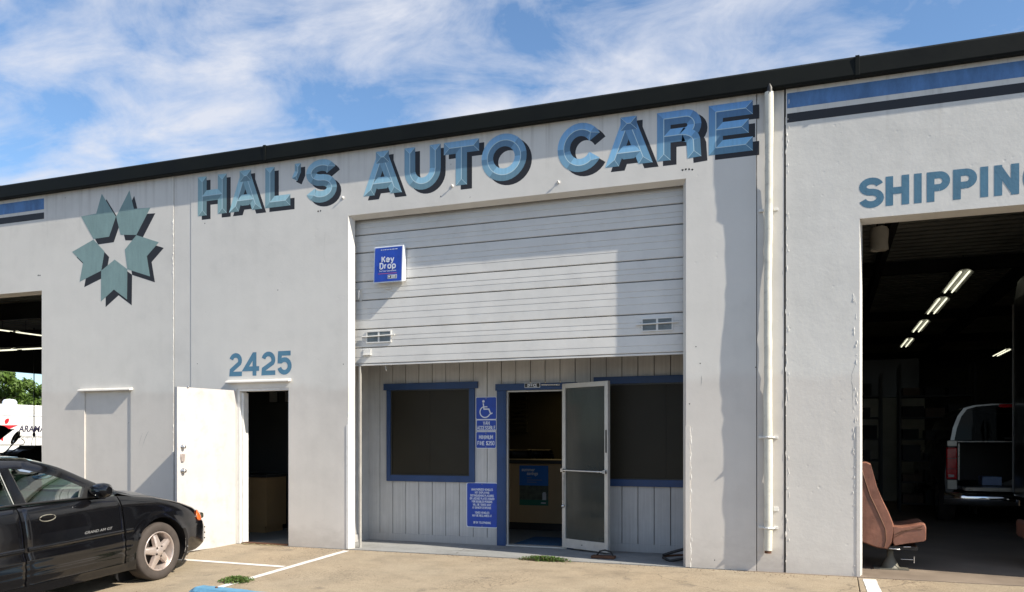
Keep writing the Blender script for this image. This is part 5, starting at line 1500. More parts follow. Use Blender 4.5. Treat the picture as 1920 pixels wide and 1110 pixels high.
m.grid(rows, smooth=False); m.build('sheet_folds', M['lamp_body'], o)

# tall black box truck along the right side of the bay
o = empty('box_truck', (3.8, 3.8, .002), label='tall black box truck at the right edge inside the open bay', cat='truck')
bxx = 2.70
m = MB(); pr = [(bxx, .55), (bxx, 3.55), (bxx + .05, 3.85), (bxx + .18, 4.0), (bxx + 2.1, 4.0), (bxx + 2.25, 3.85), (bxx + 2.3, 3.5), (bxx + 2.3, .55)]
m.prism([(x, 2.9, z) for x, z in pr], (0, 2.6, 0)); m.build('cargo_box', M['charcoal'], o, bevel=.02)
MB().tube([(bxx - .01, 5.49, .6), (bxx - .01, 5.49, 3.5)], .012, 6).build('corner_trim', M['lamp_body'], o)
bx('rear_bumper', M['chrome'], o, bxx + .05, bxx + 2.25, 5.42, 5.62, .38, .50, bevel=.02)
bx('cab', M['charcoal'], o, bxx + .1, bxx + 2.2, 1.95, 2.88, .5, 2.2, bevel=.12)
for x in (bxx + .25, bxx + 2.05):
    for y in (2.45, 4.7): MB().lathe((x, y, .40), [(.001, -.12), (.38, -.13), (.40, -.1), (.40, .1), (.38, .13), (.001, .12)], 'x', 24).build('wheel', M['rubber'], o)
MB().tube([(bxx - .02, 4.3, 1.95), (bxx - .05, 4.3, 1.8), (bxx - .03, 4.3, 1.6)], [.01, .03, .02], 8).build('marker_lamp', M['orange'], o)

# ---------------------------------------------------------------- black car
CARX, CARY = -7.62, -2.168
car = empty('black_car', (CARX, CARY, gz(CARY) - .0), (math.atan(SL), 0, 0), label='black four-door car with five-spoke alloy wheels parked nose-in at the lower left', cat='car')
HW = 0.885
def zt_(y):                                             # height of the shoulder line
    T = [(-3.78, .80), (-3.6, .93), (-2.9, 1.0), (-1.6, 1.005), (-.75, .985), (-.4, .955), (0, .895), (.35, .80), (.6, .715), (.78, .635), (.93, .50)]
    return interp(T, y)
def interp(T, y):
    if y <= T[0][0]: return T[0][1]
    for (a, u), (b, v) in zip(T[:-1], T[1:]):
        if y <= b:
            t = (y - a) / (b - a); return u + (v - u) * t
    return T[-1][1]
def plan(y):
    if y > .15: return 1 - .27 * min(1, max(0, (y - .15) / .80)) ** 2.3
    if y < -2.9: return 1 - .16 * min(1, (-2.9 - y) / .9) ** 2
    return 1.0
def side_x(y, z):
    zb = .17; zt = zt_(y)
    T = [(.15, .845), (.24, .875), (.40, .893), (.52, .900), (.545, .885), (.60, .884), (.72, .880), (.85, .862), (.95, .835), (1.02, .80)]
    x = interp(T, z) * plan(y)
    # soft shoulder near the top edge
    x -= .035 * max(0, 1 - (zt - z) / .10) ** 2
    # flared arch lips
    for ay in (0.0, -2.72):
        d = math.hypot(y - ay, z - .315); x += .018 * math.exp(-((d - .37) / .05) ** 2)
    if .19 < z < .50 and -2.3 < y < -.40:               # fluted lower cladding
        x += .007 * math.cos((z - .20) / .075 * 2 * math.pi) 
    return x
ys = []
y = -3.78
while y < .935:
    ys.append(y); y += .03
ys.append(.935)
NZ = 27
def zb_(y): return .185 + (.04 if y > .45 else 0) + .05 * max(0, (y - .6) / .33)
def side_pt(y, k, sgn=1):
    zt = zt_(y); z = zb_(y) + (zt - zb_(y)) * k / NZ
    yy, z2 = y, z
    for ay in (0.0, -2.72):
        dy, dz = y - ay, z - .315; d = math.hypot(dy, dz)
        if d < .365 and d > .325 and z > .14:
            s_ = .365 / d; yy, z2 = ay + dy * s_, .315 + dz * s_
    return (sgn * side_x(yy, z2), yy, z2)
def in_arch(y, z):
    return any(math.hypot(y - ay, z - .315) < .345 for ay in (0.0, -2.72))
def door_of(y, z):
    if z < .27: return None
    if -1.60 < y < -.49: return 'f'
    if -2.62 < y < -1.62 and not (y < -2.2 and z < .7 and math.hypot(y + 2.72, z - .315) < .45): return 'r'
    return None
parts = {}
for sgn in (1, -1):
    for i in range(len(ys) - 1):
        for k in range(NZ):
            cy_ = (ys[i] + ys[i + 1]) / 2; zc_ = zb_(cy_) + (zt_(cy_) - zb_(cy_)) * (k + .5) / NZ
            if in_arch(cy_, zc_): continue
            dd = door_of(cy_, zc_); key = (dd, sgn) if dd else 'body'
            q = [side_pt(ys[i], k, sgn), side_pt(ys[i + 1], k, sgn), side_pt(ys[i + 1], k + 1, sgn), side_pt(ys[i], k + 1, sgn)]
            if sgn < 0: q = q[::-1]
            parts.setdefault(key, []).append(q)
def weld(quads, mb, shrink=0.0):
    idx = {}; vs = []; fs = []
    for q in quads:
        f = []
        for p in q:
            kk = (round(p[0], 5), round(p[1], 5), round(p[2], 5))
            if kk not in idx: idx[kk] = len(vs); vs.append(p)
            f.append(idx[kk])
        if len(set(f)) == 4: fs.append(tuple(f))
    if shrink:                                            # roll boundary edges inward
        cnt = {}
        for f in fs:
            for a, b in zip(f, f[1:] + f[:1]): cnt[frozenset((a, b))] = cnt.get(frozenset((a, b)), 0) + 1
        bd = set()
        for e, c in cnt.items():
            if c == 1: bd |= set(e)
        vs = [((x - math.copysign(shrink, x)) if i in bd else x, y, z) for i, (x, y, z) in enumerate(vs)]
    mb.add(vs, fs, True)
# hood / deck top
NXT = 14
def top_z(y, u):                                        # u: -1..1 across
    zt = zt_(y)
    T = [(-3.78, .05), (-3.5, .03), (-2.7, .0), (-.45, .03), (-.2, .075), (.3, .075), (.7, .06), (.93, .03)]
    c = interp(T, y)
    ridge = .012 * math.exp(-((abs(u) - .62) / .10) ** 2) if y > -.5 else 0
    return zt + c * (1 - abs(u) ** 2.2) + ridge
for i in range(len(ys) - 1):
    if -2.95 < ys[i] < -.32: continue
    for j in range(NXT):
        u0, u1 = -1 + 2 * j / NXT, -1 + 2 * (j + 1) / NXT
        q = []
        for yy, uu in ((ys[i], u0), (ys[i], u1), (ys[i + 1], u1), (ys[i + 1], u0)):
            w = side_x(yy, zt_(yy)); q.append((w * uu, yy, top_z(yy, uu)))
        parts['body'].append(q)
# nose
def nose_pt(k, u):
    y = .935; z = zb_(y) + (zt_(y) - zb_(y)) * k / NZ
    w = side_x(y, z); bulge = .075 * (1 - abs(u) ** 2.6) * math.sin(math.pi * min(1, (k + 5) / (NZ + 6)))
    return (w * u, y + bulge, z + (top_z(y, u) - zt_(y)) * k / NZ)
for k in range(NZ):
    for j in range(NXT):
        u0, u1 = -1 + 2 * j / NXT, -1 + 2 * (j + 1) / NXT
        parts['body'].append([nose_pt(k, u1), nose_pt(k, u0), nose_pt(k + 1, u0), nose_pt(k + 1, u1)])
y = ys[0]
m = MB(); weld(parts['body'], m, 0.0)
rear = [side_pt(y, k, 1) for k in range(NZ + 1)] + [side_pt(y, k, -1) for k in range(NZ, -1, -1)]
m.add(rear, [tuple(range(len(rear)))])
body = m.build('car_body', M['car'], car, local=True)
for dd, nm in (('f', 'front_door'), ('r', 'rear_door')):
    for sgn in (1, -1):
        m = MB(); weld(parts[(dd, sgn)], m, .009)
        door = m.build('car_door', M['car'], car, local=True)
        # handle: paler ring stands in for the highlight round it, dark cup and lever
        hy = -1.36 if dd == 'f' else -2.42; hz = .86; hx = sgn * (side_x(hy, hz) + .001)
        ring = [(hx + sgn * .005, hy + .085 * math.cos(t * math.pi / 8), hz + .030 * math.sin(t * math.pi / 8)) for t in range(17)]
        hd_ = MB(); hd_.tube(ring, .0055, 6, caps=False); hdl = hd_.build('door_handle', M['cast_iron'], door, local=True)
        c_ = [(hx + sgn * .002, hy + .082 * math.cos(t * math.pi / 8), hz + .028 * math.sin(t * math.pi / 8)) for t in range(16)]
        MB().add(c_ , [tuple(range(16))]).box(min(hx, hx + sgn * .016), max(hx, hx + sgn * .016), hy - .06, hy + .06, hz + .004, hz + .024).build('handle_cup', M['car'], door, local=True, bevel=.003)
# inner panel behind seams, floor and arches
MB().box(-.62, .62, -3.7, .55, .20, .24).build('underbody', M['car_trim'], car, local=True)
for sgn in (1, -1):
    for a, b in ((-2.34, -.385), ):
        m = MB(); m.box(min(sgn * .83, sgn * .80), max(sgn * .83, sgn * .80), a, b, .19, .80); m.build('inner_panel', M['car_trim'], car, local=True)
    for ay in (0.0, -2.72):
        m = MB(); rows = []
        for t in range(0, 21):
            a = R(-25 + 230 * t / 20); yy, zz = ay + .372 * math.cos(a), .315 + .372 * math.sin(a)
            rows.append([(sgn * .55, yy, zz), (sgn * (side_x(yy, zz) - .006), yy, zz)])
        m.grid(rows); m.build('wheel_arch', M['car_trim'], car, local=True)
        m = MB(); m.add([(sgn * .55, ay + .40 * math.cos(t * math.pi / 12), .315 + .40 * math.sin(t * math.pi / 12)) for t in range(24)], [tuple(range(24))]); m.build('arch_wall', M['car_trim'], car, local=True)
# splash guard edge ahead of the wheel
m = MB(); rows = []
for t in range(10):
    a = R(-28 + 60 * t / 9); yy, zz = .385 * math.cos(a), .315 + .385 * math.sin(a)
    rows.append([(side_x(yy, zz) + .004, yy - .02, zz), (side_x(yy, zz) + .012, yy + .0, zz), (side_x(yy, zz) + .004, yy + .022, zz)])
m.grid(rows); sg = m.build('splash_guard', M['car_trim'], car, local=True)
for a in (-20, -2, 16): MB().lathe((side_x(.38, .3) + .012, .385 * math.cos(R(a)), .315 + .385 * math.sin(R(a))), [(.001, .006), (.007, .004), (.007, 0)], 'x', 8).build('rivet', M['steel'], sg, local=True)
# side moulding
def strip(name, mat, y0, y1, z0, h, out, parent, dz=0):
    m = MB(); rows = []; n = max(2, int((y1 - y0) / .05))
    for i in range(n + 1):
        y = y0 + (y1 - y0) * i / n; z = z0 + dz * (y - y0); b = side_x(y, z + h / 2)
        rows.append([(b - .002, y, z - h * .1), (b + out * .7, y, z), (b + out, y, z + h * .5), (b + out * .6, y, z + h), (b - .002, y, z + h * 1.1)])
    m.grid(rows); m.add(rows[0], [tuple(range(5))]); m.add(rows[-1], [tuple(range(4, -1, -1))])
    return m.build(name, mat, parent, local=True)
strip('side_moulding', M['car'], -1.59, -.50, .585, .034, .013, car)
strip('side_moulding', M['car'], -2.28, -1.63, .585, .034, .013, car)
strip('side_moulding', M['car'], -.47, -.375, .585, .034, .012, car)
t = text('side_badge_text', 'GRAND AM GT', M['greytext'], car, (side_x(-.8, .66) + .004, -.98, .648), .026, 'LEFT', rot=(R(90), 0, R(90)), sx=1.35, local=True, shear=.3, bold=.01)
t = text('nose_badge_text', 'SE', M['greytext'], car, (0, 0, 0), .001, 'LEFT', rot=(R(90), 0, R(90)), local=True) if False else None
MB().box(side_x(.62, .60) - .002, side_x(.62, .60) + .006, .58, .64, .603, .611).build('bumper_scratch', M['greytext'], car, local=True)
# turn lens at the front corner
for sgn in (1, -1):
    m = MB(); rows = []
    for i in range(8):
        v = i / 7; y0_ = .665 + .085 * v; z0_ = .655 - .105 * v
        w_ = .034 * math.sin(math.pi * (v * .86 + .10)) + .004
        rows.append([(sgn * (side_x(y0_ + d * w_ * 1.6, z0_ + d * w_ * .9 if z0_ + d * w_ * .9 < zt_(y0_ + d * w_ * 1.6) else zt_(y0_ + d * w_ * 1.6)) + .007 - .004 * abs(d)), y0_ + d * w_ * 1.6, z0_ + d * w_ * .9) for d in (-1, -.5, 0, .5, 1)])
    m.grid(rows); m.build('turn_lens', M['orange'], car, local=True, solid=.01)
    m = MB(); m.box(min(sgn * .30, sgn * .62), max(sgn * .30, sgn * .62), .93, .985, .53, .60); m.build('headlight', M['glass_door'], car, local=True, bevel=.02)
# bumper flutes at the nose
for z in (.30, .365, .43): 
    m = MB(); rows = []
    for i in range(15):
        u = -1 + 2 * i / 14; k = (z - zb_(.935)) / (zt_(.935) - zb_(.935)) * NZ; p = nose_pt(k, u); rows.append([(p[0], p[1] - .01, p[2] - .016), (p[0] * 1.004, p[1] + .016, p[2]), (p[0], p[1] - .01, p[2] + .016)])
    m.grid(rows); m.build('bumper_rib', M['car'], car, local=True)
# greenhouse
def lerp(a, b, t): return tuple(a[i] + (b[i] - a[i]) * t for i in range(3))
def a_out(t):                                            # outer line of the windscreen pillar, base -> roof
    p = [(.775, -.52, .975), (.73, -.80, 1.12), (.665, -1.10, 1.27), (.60, -1.42, 1.365)]
    return bez(p, t)
def bez(p, t):
    n = len(p) - 1; s_ = t * n; i = min(n - 1, int(s_)); f = s_ - i
    p0, p1, p2, p3 = p[max(0, i - 1)], p[i], p[i + 1], p[min(n, i + 2)]
    return tuple(.5 * ((2 * p1[k]) + (-p0[k] + p2[k]) * f + (2 * p0[k] - 5 * p1[k] + 4 * p2[k] - p3[k]) * f * f + (-p0[k] + 3 * p1[k] - 3 * p2[k] + p3[k]) * f ** 3) for k in range(3))
ap = [(.775, -.50, .980), (.735, -.78, 1.135), (.675, -1.08, 1.285), (.61, -1.40, 1.372)]     # pillar, outer
wpill = [(.745, -.42, .985), (.70, -.74, 1.15), (.635, -1.04, 1.305), (.57, -1.28, 1.385)]     # windscreen edge
gpill = [(.782, -.66, .985), (.745, -.90, 1.115), (.695, -1.13, 1.225), (.635, -1.42, 1.315)]     # side glass edge
N = 12
gh = MB()
roof_side = [(.61, -1.40, 1.372), (.60, -1.7, 1.392), (.595, -2.2, 1.385), (.60, -2.62, 1.345)]
drip = [(.635, -1.42, 1.315), (.628, -1.7, 1.335), (.625, -2.2, 1.33), (.64, -2.60, 1.285)]
cp = [(.60, -2.62, 1.345), (.64, -2.9, 1.20), (.70, -3.15, 1.03), (.72, -3.22, .985)]
rearw = [(.55, -2.72, 1.345), (.59, -2.95, 1.21), (.64, -3.2, 1.05), (.66, -3.28, .995)]
for sgn in (1, -1):
    fl = lambda p: (sgn * p[0], p[1], p[2])
    gh.grid([[fl(bez(wpill, i / N)), fl(bez(ap, i / N)), fl(bez(gpill, i / N))] for i in range(N + 1)])
    gh.grid([[fl(bez([wpill[-1], (.56, -1.7, 1.41), (.555, -2.2, 1.405), rearw[0]], i / N)), fl(bez(roof_side, i / N)), fl(bez(drip, i / N))] for i in range(N + 1)])
    gh.grid([[fl(bez(rearw, i / N)), fl(bez(cp, i / N)), fl(lerp((.64, -2.60, 1.285), (.785, -2.78, 1.0), i / N))] for i in range(N + 1)])
    # centre pillar
    b0, b1 = (.798, -1.57, 1.0), (.635, -1.60, 1.33)
    gh.grid([[fl((lerp(b0, b1, t)[0] + .006, lerp(b0, b1, t)[1] + d * (.055 - .012 * t) + .0, lerp(b0, b1, t)[2])) for d in (-1, 0, 1)] for t in (0, .25, .5, .75, 1)])
# roof skin and glass tops
def arch_row(p, crown, bow, n=12): return [(p[0] * (-1 + 2 * j / n), p[1] + bow * (1 - (-1 + 2 * j / n) ** 2), p[2] + crown * (1 - abs(-1 + 2 * j / n) ** 2.2)) for j in range(n + 1)]
redge = [wpill[-1], (.56, -1.7, 1.41), (.555, -2.2, 1.405), rearw[0]]
gh.grid([arch_row(bez(redge, i / 8), .03, .14 * (1 - i / 8) - .10 * (i / 8)) for i in range(9)])
gh.build('roof', M['car'], car, local=True)
cowl = MB(); cowl.grid([arch_row((.745, -.42, .985), .03, .22), arch_row((.80, -.30, .955), .055, .10)]); cowl.build('cowl', M['car_trim'], car, local=True)
MB().grid([arch_row(bez(wpill, i / 8), .03, .20 * (1 - i / 8) + .14 * (i / 8)) for i in range(9)]).build('windscreen', M['glass_car'], car, local=True)
MB().grid([arch_row(bez(rearw, i / 8), .03, -.10 - .1 * (i / 8)) for i in range(9)]).build('rear_window', M['glass_car'], car, local=True)
for sgn in (1, -1):
    # front side glass between pillar edge, belt and centre pillar
    rows = []
    for i in range(N + 1):
        t = i / N; e = bez(gpill, t); z = e[2]
        tt = (z - 1.0) / .33; bxp = lerp((.790, -1.50, 1.0), (.632, -1.545, 1.33), max(-.05, min(1, tt)))
        rows.append([(sgn * (e[0] + (bxp[0] - e[0]) * k / 4), e[1] + (bxp[1] - e[1]) * k / 4, z) for k in range(5)])
    MB().grid(rows).build('side_window', M['glass_car'], car, local=True)
    a0, a1 = (.790, -1.64, 1.0), (.632, -1.65, 1.33); c0, c1 = (.785, -2.72, 1.0), (.64, -2.58, 1.29)
    MB().grid([[tuple([sgn * lerp(lerp(a0, a1, t), lerp(c0, c1, t), u)[0]] + list(lerp(lerp(a0, a1, t), lerp(c0, c1, t), u)[1:])) for u in (0, .5, 1)] for t in (0, .5, 1)]).build('side_window', M['glass_car'], car, local=True)
    # belt line trim
    MB().tube([(sgn * .800, y, zt_(y) + .004) for y in (-2.85, -2.4, -2.0, -1.6, -1.2, -.9, -.62)], .011, 6).build('belt_trim', M['car_trim'], car, local=True)
    MB().tube([(sgn * (lerp((.79, 0, 1.0), (.632, 0, 1.33), t)[0] + .012), -1.515 - .045 * t, 1.0 + .33 * t) for t in (0, .5, 1)], .004, 5).build('pillar_trim', M['car_trim'], car, local=True)
    MB().tube([(sgn * (lerp((.79, 0, 1.0), (.632, 0, 1.33), t)[0] + .012), -1.64 - .02 * t, 1.0 + .33 * t) for t in (0, .5, 1)], .004, 5).build('pillar_trim', M['lamp_body'], car, local=True)
    # mirror
    mr = MB(); rows = []
    for i, (dx_, s_) in enumerate(((0.0, .35), (.03, .7), (.08, .95), (.16, 1.0), (.21, .88), (.235, .5))):
        rows.append([(sgn * (.80 + dx_), -.83 + .075 * s_ * math.cos(t * math.pi / 8) + .03, 1.055 + .075 * s_ * math.sin(t * math.pi / 8) + .02 * dx_) for t in range(17)])
    mr.grid(rows); mr.add(rows[-1][:-1], [tuple(range(16))]); mo = mr.build('wing_mirror', M['car'], car, local=True)
    MB().prism([(sgn * .77, -.68, .995), (sgn * .77, -.93, .995), (sgn * .75, -.86, 1.10)], (sgn * .04, 0, 0)).build('mirror_sail', M['car_trim'], mo, local=True)
# interior
bx('dashboard', M['car_in'], car, -.72, .72, -.80, -.40, .60, .985, bevel=.05, local=True)
m = MB(); m.grid([[(x, -.86 + .10 * (1 - (x / .74) ** 2), z) for x in (-.74, -.4, 0, .4, .74)] for z in (.5, .97)]); m.build('dash_front', M['car_in'], car, local=True)
bx('door_card', M['car_in'], car, -.79, -.755, -2.6, -.5, .3, .99, bevel=.01, local=True)
bx('door_card', M['car_in'], car, .755, .785, -2.6, -.5, .3, .98, bevel=.01, local=True)
bx('cabin_floor', M['car_in'], car, -.78, .78, -2.9, -.4, .245, .28, local=True)
bx('rear_shelf', M['car_in'], car, -.75, .75, -3.3, -2.85, .9, .96, local=True)
def car_seat(x, y, w=.26):
    m = MB(); rows = []
    for i in range(8):
        v = i / 7; ww = w * (1 - .25 * v ** 3)
        rows.append([(x + ww * math.sin(t * math.pi / 8), y - .18 * v - .10 + .07 * math.cos(t * math.pi / 8), .50 + .62 * v) for t in range(-8, 9)])
    m.grid(rows)
    m.box(x - w, x + w, y - .05, y + .42, .36, .50); m.box(x - .13, x + .13, y - .36, y - .26, 1.14, 1.27)
    m.build('car_seat', M['car_in'], car, local=True, bevel=.03)
car_seat(.38, -1.62); car_seat(-.38, -1.62)
bx('rear_bench', M['car_in'], car, -.65, .65, -2.9, -2.6, .4, 1.05, bevel=.05, local=True)
m = MB(); c_ = Vector((-.38, -1.10, .86)); ring = [(c_.x + .185 * math.cos(t * math.pi / 12), c_.y - .09 * math.sin(t * math.pi / 12), c_.z + .16 * math.sin(t * math.pi / 12)) for t in range(25)]
m.tube(ring, .014, 8, caps=False).tube([ring[0], tuple(c_), ring[12]], .014, 6).tube([tuple(c_), (-.38, -.85, .80)], .03, 8)
m.build('steering_wheel', M['black_pl'], car, local=True)
m = MB()
for k in range(3): m.lathe((.60 - .0 * k, -1.00 + .0 * k, .90), [(.001, .0)], 'x', 4) if False else m.lathe((.30 + .12 * k, -.885 , .90), [(.045, .0), (.05, -.02), (.03, -.02), (.001, -.008)], 'y', 16)
m.build('air_vent', M['black_pl'], car, local=True)
MB().box(-.11, .11, -1.13, -1.11, 1.235, 1.295).tube([(0, -1.10, 1.29), (0, -1.06, 1.345)], .008, 6).build('inner_mirror', M['paper'], car, local=True, bevel=.008)
MB().tube([(.62, -.36, 1.012), (.30, -.28, 1.030), (-.02, -.26, 1.035)], .006, 6).tube([(.05, -.30, 1.04), (-.5, -.35, 1.03)], .006, 6).build('wiper', M['black_pl'], car, local=True)
# wheels
def wheel(sgn, y, parent):
    cx_ = sgn * .875; c = (cx_, y, .312)
    rb = MB()
    prof = [(.215, -.20), (.285, -.215), (.306, -.20), (.3125, -.17), (.3125, -.045), (.306, -.018), (.295, -.006), (.262, -.001), (.235, -.006), (.214, -.014), (.210, -.030)]
    rb.lathe(c, [(r_, sgn * h_) for r_, h_ in prof], 'x', 56)
    w = rb.build('wheel', M['rubber'], parent, local=True)
    # tread grooves
    gq = MB()
    for k in range(64):
        a = 2 * math.pi * k / 64; ca_, sa_ = math.cos(a), math.sin(a); ta = (-sa_, ca_)
        for h0_, h1_ in ((-.020, -.055),):
            p = []
            for hh, dt, rr in ((h0_, -.003, .3065), (h0_, .003, .3065), (h1_, .010, .3133), (h1_, .004, .3133)):
                p.append((cx_ + sgn * hh, y + rr * ca_ + ta[0] * dt, .312 + rr * sa_ + ta[1] * dt))
            gq.add(p, [(0, 1, 2, 3)])
    gq.build('tread_groove', M['black_pl'], w, local=True)
    rim = MB(); rim.lathe(c, [(r_, sgn * h_) for r_, h_ in ((.212, -.03), (.214, -.012), (.208, -.006), (.200, -.010), (.197, -.030), (.185, -.05), (.178, -.12), (.176, -.17))], 'x', 56)
    rim.build('rim', M['rim'], w, local=True)
    MB().lathe(c, [(.176, sgn * -.14), (.001, sgn * -.14)], 'x', 32).build('brake_shadow_plate', M['rim_dk'], w, local=True)
    MB().lathe(c, [(.135, sgn * -.115), (.135, sgn * -.10), (.06, sgn * -.10), (.001, sgn * -.10)], 'x', 32).build('brake_disc', M['rim_dk'], w, local=True)
    sp = MB()
    for k in range(5):
        a = 2 * math.pi * k / 5 + R(100)
        def q(r_, off, h): return (cx_ + sgn * h, y + (r_ * math.cos(a) - off * math.sin(a)), .312 + (r_ * math.sin(a) + off * math.cos(a)))
        rows = []
        for r_, w0, h in ((.02, .048, -.012), (.06, .040, -.012), (.10, .036, -.018), (.15, .030, -.028), (.185, .027, -.038), (.199, .028, -.040)):
            rows.append([q(r_, -w0 - .008, h - .035), q(r_, -w0, h), q(r_, -w0 * .4, h + .007), q(r_, w0 * .4, h + .007), q(r_, w0, h), q(r_, w0 + .008, h - .035)])
        sp.grid(rows, smooth=False)
        for r_ in (.125, .14, .155, .17): sp.tube([q(r_, -.022, -.017 - .35 * (r_ - .10)), q(r_, .022, -.017 - .35 * (r_ - .10))], .0028, 5)
    sp.lathe(c, [(.001, sgn * .002), (.045, sgn * .001), (.058, sgn * -.010), (.062, sgn * -.03)], 'x', 28)
    sp.build('spokes', M['rim'], w, local=True)
    nb = MB()
    for k in range(5):
        a = 2 * math.pi * (k + .5) / 5 + R(100)
        nb.lathe((cx_ + sgn * -.004, y + .052 * math.cos(a), .312 + .052 * math.sin(a)), [(.012, sgn * .001), (.012, sgn * .0045), (.001, sgn * .0045)], 'x', 10)
    nb.build('lug_nut', M['rim_dk'], w, local=True)
for s_ in (1, -1):
    for y_ in (0.0, -2.72): wheel(s_, y_, car)
MB().lathe((.60, .0, .1), [(.001, 0)], 'x', 4) if False else None

# ---------------------------------------------------------------- beyond the left bay
# white uniform-service truck
TXW = -32.0
tr = empty('delivery_truck', (TXW - 1.2, 17.5, -.035), label='white delivery truck with a red star logo seen through the left bay', cat='truck')
zr = 2.92
m = MB(); m.prism([(TXW, 12.5, .9), (TXW, 12.5, zr - .06), (TXW - .06, 12.5, zr), (TXW - 2.3, 12.5, zr), (TXW - 2.36, 12.5, zr - .06), (TXW - 2.36, 12.5, .9)], (0, 7.0, 0))
m.build('cargo_box', M['white_truck'], tr)
for z in (2.45, 1.02):
    bx('side_rail', M['sign_white'], tr, TXW + .001, TXW + .02, 12.5, 19.5, z, z + .04)
bx('cab', M['white_truck'], tr, TXW - 2.3, TXW - .05, 10.6, 12.48, .6, 2.3, bevel=.12)
bx('chassis', M['black_pl'], tr, TXW - 2.1, TXW - .2, 10.8, 19.3, .55, .88)
for y in (11.4, 17.6):
    for x in (TXW - .2, TXW - 2.1): MB().lathe((x, y, .45), [(.001, -.13), (.40, -.14), (.47, -.1), (.47, .1), (.40, .14), (.001, .13)], 'x', 24).build('wheel', M['rubber'], tr)
def lp(px, py, dx=.012): 
    p = pt(px, py, X=TXW); return (TXW + dx, p.y, p.z)
def decal(name, pts, mat, dx=.012): return MB().add([lp(x / 7.93, 740 + y / 7.93, dx) for x, y in pts], [tuple(range(len(pts)))]).build(name, mat, tr)
decal('logo_head', [(66, 400), (75, 372), (98, 355), (125, 352), (135, 372), (126, 405), (105, 430), (78, 436)], M['red'])
decal('logo_star', [(-160, 455), (272, 452), (110, 520), (60, 560), (40, 692), (-60, 620), (-140, 690), (-90, 560)], M['red'])
p0 = lp(34.5, 809.5); text('logo_text', 'ARAMARK', M['navy'], tr, (TXW + .012, p0[1], p0[2]), .285, 'LEFT', rot=(R(90), 0, R(90)), sx=.95, shear=.18, bold=.018)
p0 = lp(36, 820.5); text('logo_text', 'Managed Services', M['greytext'], tr, (TXW + .012, p0[1], p0[2]), .13, 'LEFT', rot=(R(90), 0, R(90)), sx=.95)
q = pt(18, 756, X=TXW - .6)
o = MB().lathe((q.x, q.y, zr), [(.28, 0), (.28, .12), (.22, .22), (.001, .26)], 'z', 16).build('roof_vent', M['sign_white'], tr)
# black truck front with a convex mirror, just inside the bay
VX = -20.0
vh = empty('black_tow_truck', (VX - .5, 2.3, .002), label='black truck nose with convex mirror and bent tube bumper in the left bay', cat='truck')
def vp(x, y, X=VX): return pt(x / 7.93, 740 + y / 7.93, X=X)
def vshape(name, pts, mat, d=-.5): return MB().prism([vp(*p) for p in pts], (d, 0, 0)).build(name, mat, vh)
vshape('mirror_hood', [(-60, 452), (0, 450), (70, 468), (110, 492), (125, 508), (215, 512), (218, 520), (190, 528), (0, 672), (-60, 700)], M['black_pl'], -.35)
cv = vp(222, 640); m = MB(); rows = []
for i in range(7):
    rr = math.sin(i / 6 * math.pi / 2); hh = .10 * math.cos(i / 6 * math.pi / 2)
    rows.append([(VX + .02 + hh * .8, cv.y + rr * (.115 * math.cos(t * math.pi / 10) * math.cos(.42) + .175 * math.sin(t * math.pi / 10) * math.sin(.42)), cv.z + rr * (.178 * math.sin(t * math.pi / 10) * math.cos(.42) * 1.0 - .115 * math.cos(t * math.pi / 10) * math.sin(.42) * -1)) for t in range(21)])
m.grid(rows); cm = m.build('convex_mirror', M['chrome'], vh)
m = MB(); m.tube(rows[-1], .012, 6, caps=False); m.build('mirror_rim', M['navy'], cm)
MB().tube([vp(-60, 748), vp(0, 748), vp(150, 748), vp(300, 748), vp(345, 742), vp(366, 715), vp(355, 680), vp(335, 662), vp(315, 655)], .012, 8).build('bumper_tube', M['black_pl'], vh)
MB().tube([vp(60, 880), vp(160, 768), vp(178, 752)], .016, 8).build('tube_brace', M['black_pl'], vh)
MB().tube([vp(120, 880), vp(290, 775), vp(305, 765)], .014, 8).build('tube_brace', M['black_pl'], vh)
MB().tube([vp(280, 645), vp(305, 622)], .02, 6).build('mirror_peg', M['black_pl'], vh)
vshape('fender', [(262, 888), (300, 850), (350, 828), (400, 822), (450, 822), (500, 800), (530, 756), (620, 752), (620, 1060), (262, 1060)], M['charcoal'], -.6)
bx('truck_body', M['charcoal'], vh, VX - 2.2, VX - .05, pt(0, 826, X=VX).y - 1.2, pt(20, 826, X=VX).y, .5, vp(0, 900).z, bevel=.05)
bx('truck_body', M['charcoal'], vh, VX - 2.1, VX - .62, pt(20, 826, X=VX).y + .01, pt(120, 826, X=VX).y, .5, vp(0, 1010).z, bevel=.05)
for yy in (pt(5, 826, X=VX).y, pt(95, 826, X=VX).y):
    for xx in (VX - .3, VX - 2.0): MB().lathe((xx, yy, .42), [(.001, -.12), (.38, -.13), (.42, -.1), (.42, .1), (.38, .13), (.001, .12)], 'x', 24).build('wheel', M['rubber'], vh)
